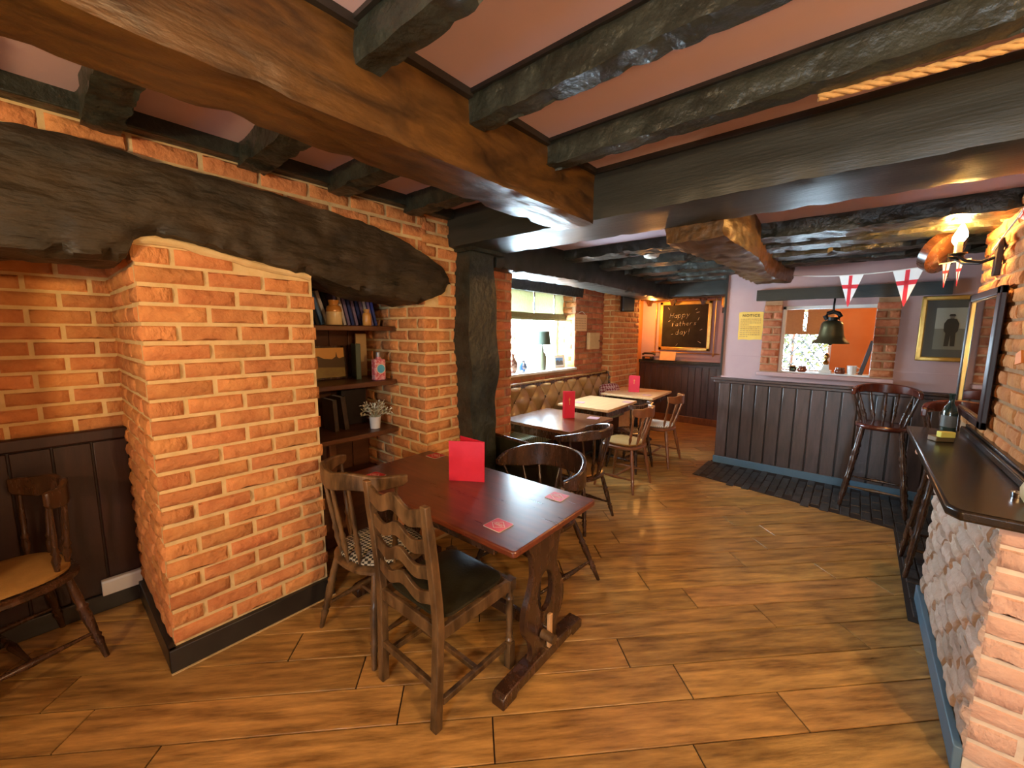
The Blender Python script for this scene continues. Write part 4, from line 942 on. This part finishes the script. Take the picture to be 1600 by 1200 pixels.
lp = thing('table_lamp', 'stoneware bottle lamp with a cream drum shade on the sill', 'lamp', (-3.10,4.27,1.106))
MB().lathe([(.0,0),(.055,0),(.058,.01),(.058,.17),(.045,.21),(.022,.235),(.02,.27),(.01,.29),(.008,.33)],20).build('lamp_base','stone_pale',lp,smooth=60)
MB().lathe([(.110,.325),(.092,.50),(.088,.50),(.106,.327),(.110,.325)],28).build('lamp_shade','shade',lp,smooth=60)
MB().cyl((0,0,.33),(0,0,.42),.012,8).build('bulb_holder','brass',lp)
fp = thing('framed_photo', 'small framed village picture on the right end of the sill', 'picture', (-3.12,4.72,1.106), 0); fp.rotation_euler = (0,-.15,-.1)
mb = MB()
for a,b,c,d in ((-.11,-.10,0,.17),(.10,.11,0,.17),(-.11,.11,0,.01),(-.11,.11,.16,.17)): mb.box(-.008,.010,a,b,c,d)
mb.build('frame','board_tan',fp,bev=.002); B(-.004,.002,-.10,.10,.01,.16).build('picture_mount','white_paint',fp)
B(.002,.004,-.075,.075,.035,.135).build('picture_sky','book_sky',fp); MB().prism([(-.075,.035),(.075,.035),(.075,.085),(.03,.10),(0,.08),(-.04,.105),(-.075,.09)],.004,.005,PX).build('picture_houses','mount_grey',fp)

# notices, box and loudspeaker on the window wall
cal = thing('wall_calendar', 'cream paper calendar pinned to the brickwork right of the window', 'calendar', (-2.975,5.0,1.725))
B(0,.004,-.165,.165,-.115,.115).build('paper_sheet','paper_cream',cal)
mb = MB()
for r_ in range(5):
    for k in range(7): mb.box(.004,.005,-.135+k*.041,-.115+k*.041,-.08+r_*.034,-.070+r_*.034)
mb.build('printed_dates','mortar_dark',cal)['kind'] = 'stuff'
MB().tube([(.005,-.12,.115),(.02,0,.16),(.005,.12,.115)],.003,6).build('hanging_cord','string',cal)
kb = thing('wall_box', 'pale wooden box hung on the brickwork below the calendar', 'box', (-2.97,5.32,1.47))
MB().box(0,.05,-.15,.15,-.12,.12).build('box_body','board_tan',kb,bev=.004); MB().box(.05,.056,-.14,.14,-.11,.11).build('door','board_tan',kb,bev=.003); MB().sphere((.062,.11,0),.008,8,6).build('knob','wood_dark',kb)
sp = thing('loudspeaker', 'small black loudspeaker hung on the far brick pier', 'speaker', (-2.66,5.80,2.03), math.radians(40))
MB().prism(rounded(-.095,.095,-.07,.07,.03,4), -.125,.125).build('cabinet','plastic_black',sp,bev=.012); MB().prism(rounded(-.080,.080,-.115,.115,.03,4), .0,.008, T((0,-.071,0),rx=PI/2)).build('grille','trim_black',sp,bev=.003)
MB().tube([(0,.06,0),(-.03,.14,.0),(-.05,.19,.0)],.012,8).build('bracket','plastic_black',sp)
sd = thing('smoke_detector', 'round white smoke detector on the ceiling between joists', 'detector', (-1.55,3.92,2.262))
sd.location = (-1.56,3.88,2.355)
MB().lathe([(.0,0),(.075,0),(.075,-.02),(.065,-.045),(.045,-.055),(.0,-.058)],24).build('housing','plastic_white',sd,smooth=50); MB().lathe([(.0,-.056),(.014,-.057),(.012,-.062),(.0,-.063)],12).build('sensor','white_paint',sd)

# ================================================================== FAR PASSAGE
bb = thing('blackboard', 'gilt framed blackboard reading Happy fathers day! on the far wall', 'blackboard', (-2.34,7.47,1.715))
B(-.40,.40,-.012,.01,-.39,.39).build('slate','slate',bb)
mb = MB()
for x0,x1,z0,z1 in ((-.44,-.38,-.43,.43),(.38,.44,-.43,.43),(-.44,.44,-.43,-.37),(-.44,.44,.37,.43)): mb.box(x0,x1,-.03,.01,z0,z1)
mb.build('inner_frame','gilt',bb,bev=.01)
for x in (-.50,.50): MB().turned((x,-.03,-.52),(x,-.03,.50),[(0,.004),(.02,.018),(.05,.010),(.9,.010),(.95,.018),(1,.004)],10).build('side_rod','brass',bb,smooth=60)
MB().cyl((-.60,-.03,.43),(.60,-.03,.43),.011,8).build('top_rod','brass',bb); MB().cyl((-.56,-.03,-.47),(.60,-.03,-.47),.009,8).build('bottom_rod','brass',bb)
ST = {'H':[[(0,0),(0,1)],[(.55,0),(.6,1)],[(0,.5),(.6,.52)]],'a':[[(.5,.45),(.3,.55),(.05,.35),(.1,.08),(.35,.02),(.5,.2)],[(.5,.55),(.5,.1),(.6,0)]],'p':[[(0,.55),(0,-.4)],[(0,.4),(.25,.58),(.48,.42),(.42,.1),(.2,0),(0,.12)]],
 'y':[[(0,.55),(.22,.1)],[(.5,.55),(.22,.1),(.02,-.35)]],'f':[[(.45,1),(.2,.95),(.15,.7),(.15,-.05)],[(0,.52),(.4,.55)]],'t':[[(.2,.9),(.2,.1),(.4,0)],[(0,.6),(.45,.62)]],'h':[[(0,0),(0,1)],[(0,.4),(.25,.58),(.45,.4),(.45,0)]],
 'e':[[(.05,.3),(.45,.35),(.35,.55),(.1,.5),(.03,.2),(.2,.02),(.48,.1)]],'r':[[(0,0),(0,.55)],[(0,.35),(.2,.55),(.4,.5)]],'s':[[(.42,.5),(.15,.55),(.05,.4),(.35,.22),(.35,.05),(.02,.02)]],'d':[[(.5,1),(.5,0)],[(.5,.4),(.25,.56),(.04,.35),(.1,.05),(.35,0),(.5,.15)]],'!':[[(.15,1),(.12,.3)],[(.1,.06),(.12,.0)]]}
def write(word, x, z, size, mb, slant=.0, r=.0085, y=-.016):
    for ch in word:
        if ch in ST:
            for s_ in ST[ch]: mb.tube([(x+a*size+b*size*.15, y, z+b*size+slant*(x)) for a,b in s_], r, 5, ry=.0025)
        x += size*.78
mb = MB(); write('Happy', -.26,.16,.092,mb,.08); bb_t1 = mb.build('chalk_word','chalk',bb)
mb = MB(); write('fathers', -.22,.01,.080,mb,.06); mb.build('chalk_word','chalk',bb)
mb = MB(); write('day!', -.15,-.14,.092,mb,.06); mb.build('chalk_word','chalk',bb)
mb = MB()
for a,b,c,d in ((.17,.28,.20,.30),(.19,.23,.24,.24),(.24,.15,.22,.10),(-.28,.08,-.25,.10),(.26,-.07,.30,-.05),(-.22,-.15,-.19,-.14),(-.10,-.31,-.13,-.35),(.24,-.26,.29,-.29),(-.27,.29,-.30,.33)): mb.tube([(a,-.016,b),(c,-.016,d)],.006,5,ry=.0025)
mb.build('chalk_rays','chalk',bb)['kind'] = 'stuff'
sg = tag(_loc(B(-.14,.14,-.008,.008,0,.16).build('small_sign','paper_cream',bev=.003),(-2.58,7.385,1.101)), 'small cream picture card propped on the ledge under the blackboard', 'picture'); sg.rotation_euler = (-.2,0,0)
sgt = thing('counter_phone', 'black telephone and clutter on the ledge left of the blackboard', 'telephone', (-2.93,7.40,1.101))
MB().prism([(-.10,-.07),(.10,-.07),(.08,.07),(-.08,.07)],0,.06).build('phone_base','plastic_black',sgt,bev=.01)
MB().tube([(-.12,0,.09),(-.08,0,.115),(.08,0,.115),(.12,0,.09)],.02,8).build('handset','plastic_black',sgt,smooth=60); MB().box(-.04,.05,-.075,-.06,.02,.05).build('keypad','chrome',sgt)
wll = thing('wall_light', 'small brass wall light by the left corner of the mauve wall', 'lamp', (-1.72,7.46,2.05))
MB().cyl((0,-.02,.0),(0,-.02,.16),.045,14).build('brass_tube','brass',wll); MB().box(-.03,.03,-.02,.03,-.12,-.03).build('backplate','wood_dark',wll,bev=.004); MB().cyl((0,-.02,-.03),(0,-.02,0),.02,10).build('holder','brass',wll)
pt = thing('plate_rack', 'dark bracketed rail high on the passage wall over the blackboard', 'rail', (-2.34,7.33,2.17))
B(-.75,.6,-.03,.05,0,.05).build('rail','wood_dark',pt,bev=.004)
for x in (-.60,-.18,.32): MB().prism([(-.055,0),(.055,0),(.02,-.10),(-.02,-.10)],-.02,.05,Matrix(((1,0,0,x),(0,0,1,0),(0,1,0,0),(0,0,0,1)))).build('bracket','wood_dark',pt)

# ================================================================== BAR WALL
nt2 = thing('paper_notice', 'yellow paper notice pinned to the mauve wall left of the hatch', 'notice', (-.965,5.455,1.685))
vs = []; fs = []
for j in range(9):
    for i in range(7):
        x = -.125+i*.25/6; z = -.16+j*.32/8
        if i in (0,6): x += random.uniform(-.004,.004)
        if j in (0,8): z += random.uniform(-.004,.004)
        vs.append((x,-.003-.004*abs(noise.noise(Vector((x*9,z*9,3)))),z))
for j in range(8):
    for i in range(6): a = j*7+i; fs.append((a,a+1,a+8,a+7))
MB().add(vs,fs).build('paper_sheet','paper_yellow',nt2)
tc = bpy.data.curves.new('notice_heading','FONT'); tc.body = 'NOTICE'; tc.size = .042; tc.align_x = 'CENTER'; tc.extrude = .0008; tc.space_character = 1.25
to = bpy.data.objects.new('heading_tmp', tc); COL.objects.link(to); bpy.context.view_layer.update()
me = bpy.data.meshes.new_from_object(to.evaluated_get(bpy.context.evaluated_depsgraph_get())); bpy.data.objects.remove(to)
ho = bpy.data.objects.new('heading', me); COL.objects.link(ho); me.materials.clear(); me.materials.append(M['ink']); ho.parent = nt2; ho.location = (0,-.010,.105); ho.rotation_euler = (PI/2,0,0)
mb = MB(); rn = random.Random(8)
for r_ in range(10):
    x = -.105; xe = .105 if r_ not in (3,9) else -.02
    while x < xe: l = rn.uniform(.008,.028); mb.box(x,min(x+l,xe),-.0095,-.0085,.075-r_*.0225,.082-r_*.0225); x += l+.007
mb.build('small_print','mortar_dark',nt2)['kind'] = 'stuff'

pc = thing('framed_photograph', 'large gilt framed old photograph of a standing man, right of the hatch', 'picture', (.675,5.45,1.655)); pc.rotation_euler = (math.radians(-3),0,0)
mb = MB()
for x0,x1,z0,z1 in ((-.24,-.20,-.30,.30),(.20,.24,-.30,.30),(-.24,.24,-.30,-.26),(-.24,.24,.26,.30)): mb.box(x0,x1,-.035,0,z0,z1)
mb.build('gilt_frame','gilt',pc,bev=.010)
B(-.20,.20,-.012,-.004,-.26,.26).build('mount_board','mount_grey',pc)
B(-.135,.135,-.0135,-.012,-.19,.19).build('photo_print','photo_bg',pc); B(-.135,.135,-.0145,-.0135,-.19,.0).build('photo_ground','photo_ground',pc)
XZ = lambda x, z: Matrix(((1,0,0,x),(0,0,1,0),(0,1,0,z),(0,0,0,1)))
MB().prism([(-.035,-.16),(-.006,-.16),(.0,-.06),(.006,-.16),(.035,-.16),(.032,-.04),(.045,-.02),(.048,.045),(.03,.085),(.008,.095),(-.008,.095),(-.03,.085),(-.048,.045),(-.045,-.02),(-.032,-.04)],-.0155,-.0145,XZ(-.03,0)).build('printed_suit','photo_dark',pc)
MB().cyl((-.03,-.0145,.108),(-.03,-.0158,.108),.016,14).build('printed_face','photo_skin',pc); MB().prism([(-.022,0),(.022,0),(.016,.018),(-.016,.018)],-.0165,-.0155,XZ(-.03,.114)).build('printed_cap','photo_dark',pc)
B(-.20,.20,-.018,-.0165,-.26,.26).build('glazing','glass',pc)

be = thing('hanging_bell', 'large bronze bell hanging in the serving hatch', 'bell', (-.21,5.34,1.50)); be.scale = (1.17,1.17,1)
MB().lathe([(.135,0),(.128,.018),(.105,.045),(.090,.09),(.082,.16),(.078,.20),(.066,.225),(.03,.24),(.0,.242),(.0,.236),(.028,.232),(.06,.215),(.070,.19),(.076,.09),(.095,.04),(.128,.0)],32).build('bell_body','bronze',be,smooth=60)
MB().cyl((0,0,.236),(0,0,.27),.035,12).build('crown','iron',be)
for a in (-.035,.035): MB().tube([(a,0,.245),(a*1.5,0,.28),(a,0,.31),(0,0,.325)],.021,8).build('crown_loop','iron',be,smooth=60)
MB().tube([(0,0,.33),(0,0,.40),(0,.04,.46)],.008,8).build('hanger','iron',be)
MB().cyl((0,0,.02),(0,0,.14),.006,8).build('clapper_rod','iron',be); MB().sphere((0,0,.005),.020,12,8).build('clapper','iron',be)
om = thing('ornament', 'small bottle shaped ornament on a white base in the hatch', 'ornament', (-.235,5.54,1.18))
MB().prism([(-.055,-.05),(.055,-.05),(.055,.05),(-.055,.05)],0,.03).build('base_block','plastic_white',om,bev=.004); MB().lathe([(.0,.03),(.05,.03),(.035,.09),(.0,.09)],4,T((0,0,0),rz=PI/4)).build('base_pyramid','plastic_white',om)
MB().lathe([(.0,.09),(.018,.09),(.03,.115),(.012,.14),(.012,.15),(.028,.175),(.02,.20),(.006,.215),(.0,.216)],14).build('figure','brass',om,smooth=60)
hd = thing('garden_hedge', 'leafy green hedge outside the leaded window behind the hatch', 'hedge', (-.6,8.1,0))
rn = random.Random(11); mb = MB()
for k in range(2600):
    p = Vector((rn.uniform(-1.3,1.3), rn.uniform(-.15,.15)+.1*math.sin(k), rn.uniform(.5,2.3))); d = Vector((rn.uniform(-1,1),rn.uniform(-.5,.5),rn.uniform(-1,1))).normalized(); n = d.cross(Vector((0,1,.2))).normalized(); l = rn.uniform(.04,.09)
    mb.add([p,p+d*l*.5+n*l*.3,p+d*l,p+d*l*.5-n*l*.3],[(0,1,2,3)])
mb.build('foliage','hedge',hd,smooth=0)['kind'] = 'stuff'
for x in (-.9,-.2,.6): MB().cyl((x,0,0),(x,0,1.6),.03,8).build('stem','wood_dark',hd)
def pot(x, y, label, m, r=.045):
    o = thing('jam_jar', label, 'jar', (x,y,1.18)); MB().lathe([(.0,0),(r*.8,0),(r,.012),(r,.035),(r*.75,.05)],16).build('jar_body',m,o,smooth=50); MB().lathe([(.0,.05),(r*.85,.05),(r*.85,.066),(.0,.068)],16).build('lid','wood_brown' if m != 'glass_green' else 'brass',o); return o
pot(-.44,5.54,'brown glass jar at the left of the hatch sill','jar_brown'); pot(-.11,5.54,'brown glass jar right of the ornament on the hatch sill','jar_brown'); pot(-.53,5.58,'green glass jar in the left corner of the hatch sill','glass_green',.035)
mg = thing('white_mug', 'white mug on the hatch sill beside the brown jar', 'mug', (-.015,5.54,1.18)); MB().lathe([(.0,0),(.032,0),(.038,.01),(.040,.09),(.036,.09),(.034,.012),(.0,.01)],18).build('mug_body','ceramic_white',mg,smooth=50); MB().tube([(.038,0,.075),(.062,0,.065),(.060,0,.03),(.038,0,.02)],.006,8).build('handle','ceramic_white',mg,smooth=60)
pk = tag(MB().box(-.018,.018,-.010,.010,0,.36).build('wooden_paddle','panel_dark',bev=.004), 'dark wooden paddle leaning against the right side of the hatch', 'paddle'); pk.location = (.055,5.56,1.18); pk.rotation_euler = (0,.20,0)

# bunting
bt = thing('bunting', 'string of small red cross flags from the spine beam to the sconce', 'bunting', (0,0,0))
A0, A1 = Vector((-.575,5.22,2.205)), Vector((.50,3.86,2.075))
def sag(t): p = A0.lerp(A1,t); p.z -= .045*4*t*(1-t); return p
MB().tube([sag(i/20) for i in range(21)],.004,6).build('cord','string',bt)
A2 = Vector((.555,3.66,2.09)); A3 = Vector((.56,2.7,2.33)); MB().tube([A2,A2.lerp(A3,.5)-Vector((0,0,.015)),A3],.004,6).build('cord','string',bt)
def flag(p, q, drop, name='pennant', tipshift=(0,0,0)):
    c = (p+q)/2+Vector((0,0,-drop))+Vector(tipshift); n = (q-p).cross(Vector((0,0,1))).normalized()*.0015
    W3 = lambda a,b: p+(q-p)*a+(c-(p+q)/2)*b          # a along top, b down
    def plate(pts, off0, off1): vs = [v+n*off0 for v in pts]+[v+n*off1 for v in pts]; k = len(pts); return MB().add(vs,[tuple(range(k)),tuple(range(k,2*k))[::-1]]+[(i,(i+1)%k,k+(i+1)%k,k+i) for i in range(k)])
    fl = plate([p,q,c],-.5,.5).build(name,'cloth_white',bt,smooth=0)
    e = lambda b: b/2                                        # the triangle narrows by half each side per unit drop
    r1 = [W3(.5-.07,0),W3(.5+.07,0),W3(.5+.07,.86),W3(.5,1),W3(.5-.07,.86)]
    r2 = [W3(e(.30),.30),W3(1-e(.30),.30),W3(1-e(.42),.42),W3(e(.42),.42)]
    for r_ in (r1,r2): plate(r_,-1.0,1.0).build('red_cross','cloth_red',fl,smooth=0)
flag(sag(.375), sag(.53), .27); flag(sag(.685), sag(.83), .27)
flag(sag(.90), sag(.93), .16); flag(sag(.95), sag(.975), .16)
flag(A2.lerp(A3,.10), A2.lerp(A3,.30), .17, tipshift=(-.05,-.06,.04)); flag(A2.lerp(A3,.42), A2.lerp(A3,.60), .10, tipshift=(.0,-.10,.02))

# sconce
sc_ = thing('wall_sconce', 'lit iron candle sconce on the right brick wall above the mirror', 'lamp', (.575,3.63,2.05))
MB().prism([(-.03,-.11),(.03,-.11),(.04,-.05),(.03,.0),(.04,.05),(.03,.10),(-.03,.10),(-.04,.05),(-.03,0),(-.04,-.05)],-.012,.012,Matrix(((0,0,1,0),(1,0,0,0),(0,1,0,0),(0,0,0,1)))).build('backplate','iron',sc_,bev=.003)
for k, (dx, dy) in enumerate(((-.15,.16),(-.155,.02))):
    arm = MB().tube([(0,0,0),(dx*.4,dy*.4,-.025),(dx*.8,dy*.8,-.01),(dx,dy,.02)],.009,8).build('arm','iron',sc_,smooth=60)
    MB().lathe([(.0,.02),(.020,.02),(.038,.034),(.036,.037),(.0,.03)],14,T((dx,dy,0))).build('drip_pan','iron',arm,smooth=60)
    MB().cyl((dx,dy,.03),(dx,dy,.105),.013,12).build('candle_tube','candle_tube',arm)
    MB().lathe([(.0,.105),(.014,.105),(.028,.13),(.027,.155),(.013,.19),(.001,.215)],14,T((dx,dy,0))).build('flame_bulb','glow',arm,smooth=60)
ds = thing('round_shade', 'round dark shade with a tan inside hanging beside the sconce', 'shade', (.36,4.04,2.17)); ds.rotation_euler = (0,math.radians(-118),math.radians(142)); ds.scale = (1.3,1.3,1.3)
MB().lathe([(.105,.0),(.108,.045),(.085,.055),(.0,.06),(.0,.055),(.08,.05),(.100,.042),(.100,.0)],32).build('outer_bowl','wood_dark',ds,smooth=50); MB().lathe([(.0,.048),(.08,.046),(.098,.038),(.099,.002),(.094,.004),(.0,.040)],32).build('inner_face','tan_inside',ds,smooth=50)
MB().cyl((0,0,.06),(-.10,0,.12),.005,8).build('hanger','iron',ds)

# rope along the joist
rp = MB(); pts = [(-.16+i*.02, 1.690-.02*max(0,1-i*.05), 2.336-.006*math.sin(i*.12)**2) for i in range(76)]
for s_ in range(3): rp.tube([(x, y+.008*math.cos(i*1.15+s_*2.09), z+.008*math.sin(i*1.15+s_*2.09)) for i,(x,y,z) in enumerate(pts)],.007,6)
tag(rp.build('rope','rope',smooth=60), 'twisted tan rope fixed along the joist next to the broad black beam', 'rope')

# mirror
mr = thing('wall_mirror', 'tall dark framed mirror on the brick wall over the drinks shelf', 'mirror', (.575,3.66,1.49)); mr.rotation_euler = (0,0,0)
Y0, Y1, Z0, Z1 = -.38,.40,-.40,.37
mb = MB()
for a,b,c,d in ((Y0,Y0+.075,Z0,Z1),(Y1-.05,Y1,Z0,Z1),(Y0,Y1,Z0,Z0+.045),(Y0,Y1,Z1-.045,Z1)): mb.box(-.028,.0,a,b,c,d)
mb.build('frame','panel_dark',mr,bev=.006)
mb = MB()
for a,b,c,d in ((Y0+.07,Y0+.085,Z0+.04,Z1-.04),(Y1-.06,Y1-.045,Z0+.04,Z1-.04),(Y0+.07,Y1-.045,Z0+.04,Z0+.052),(Y0+.07,Y1-.045,Z1-.052,Z1-.04)): mb.box(-.022,.0,a,b,c,d)
mb.build('inner_bead','brass',mr,bev=.002); B(-.012,-.004,Y0+.07,Y1-.045,Z0+.04,Z1-.04).build('mirror_glass','mirror',mr)
op = tag(_loc(MB().prism([(-.05,-.02),(.04,-.035),(.05,.015),(-.02,.035)],-.004,.004,Matrix(((0,0,1,0),(1,0,0,0),(0,1,0,0),(0,0,0,1)))).build('paper_scrap','orange_paper'),(.572,2.90,1.50)), 'scrap of bright orange card on the brick wall near the mirror', 'card')

# drinks shelf
dsf = thing('drinks_shelf', 'dark glossy drinks shelf on the low brick wall at the right', 'shelf', (.44,2.87,.96))
M['shelf_black'] = mat('shelf_black', (.012,.008,.004), .24, col2=(.026,.016,.008), scale=4, stretch=(6,.6,6), spec=.5)
MB().prism([(-.145,-.80),(-.115,-.85),(.50,-.85),(.50,-.79),(.155,-.79),(.155,.86),(-.135,.86)],0,.040).build('shelf_top','shelf_black',dsf,bev=.010)
MB().box(.105,.155,-.56,.86,.040,.075).box(.125,.155,-.56,.86,.075,.09).build('back_moulding','shelf_black',dsf,bev=.005)
for y in (.05,.62): MB().box(-.10,-.005,y,y+.035,-.10,-.001).build('corbel','brick_pink',dsf,bev=.012)
ch = thing('card_holder', 'wooden block holding a yellow card on the drinks shelf', 'card holder', (.415,3.30,1.001), math.radians(30))
MB().box(-.045,.045,-.03,.03,0,.028).build('block','oak_block',ch,bev=.004); B(-.035,.035,-.045,-.012,.028,.060).build('yellow_card','sponge',ch,bev=.003)
bo = thing('bottle', 'dark green bottle standing at the far end of the drinks shelf', 'bottle', (.475,3.60,1.001))
MB().lathe([(.0,0),(.034,0),(.036,.01),(.036,.13),(.028,.16),(.013,.185),(.012,.23),(.015,.232),(.015,.245),(.0,.246)],20).build('bottle_glass','glass_green',bo,smooth=60); MB().lathe([(.0365,.04),(.0365,.11)],20).build('label','mount_grey',bo)
tl_ = thing('tea_light', 'tea light in a metal cup at the near end of the drinks shelf', 'candle', (.515,2.33,1.001)); MB().lathe([(.0,0),(.022,0),(.023,.018),(.021,.018),(.020,.012),(.0,.012)],18).build('cup','chrome',tl_); MB().lathe([(.0,.012),(.020,.0125),(.0,.014)],18).build('wax','ceramic_white',tl_); MB().cyl((0,0,.012),(0,0,.022),.001,5).build('wick','ink',tl_)
jg = thing('stoneware_pot', 'round beige pot at the right edge of the drinks shelf', 'pot', (.55,2.24,1.001)); jg.location = (.545,2.225,1.001); MB().lathe([(.0,0),(.035,0),(.052,.03),(.055,.06),(.045,.09),(.03,.10),(.03,.115),(.026,.115),(.026,.10),(.0,.02)],22).build('pot_body','board_tan',jg,smooth=60); MB().lathe([(.0,.112),(.028,.113),(.01,.13),(.0,.131)],18).build('lid','board_tan',jg,smooth=60)

# socket box in the left recess
so = thing('trunking_box', 'white plastic trunking box low on the left panelling', 'box', (-3.145,.215,.14)); MB().box(0,.03,-.085,.085,-.045,.045).build('box_body','plastic_white',so,bev=.004); MB().box(.03,.033,-.083,.083,.030,.043).build('lid_edge','white_paint',so,bev=.001)

# unseen bowl on a stand, added to keep lamp light off the near floor
ul = thing('added_shade_bowl', 'bowl on a stand added behind the camera to shade the floor, out of view', 'lamp', (-1.0,-1.3,0))
MB().lathe([(.0,0),(.14,0),(.14,.02),(.02,.035),(.0,.035)],24).build('base','brass',ul,smooth=50)
MB().cyl((0,0,.03),(0,0,1.69),.013,10).build('pole','brass',ul)
MB().lathe([(.0,1.68),(.08,1.685),(.15,1.715),(.152,1.72),(.146,1.722),(.08,1.695),(.0,1.69)],32).build('bowl','brass',ul,smooth=50)
MB().lathe([(.0,1.69),(.02,1.70),(.03,1.74),(.022,1.77),(.0,1.78)],14).build('bulb','ceramic_white',ul,smooth=60)
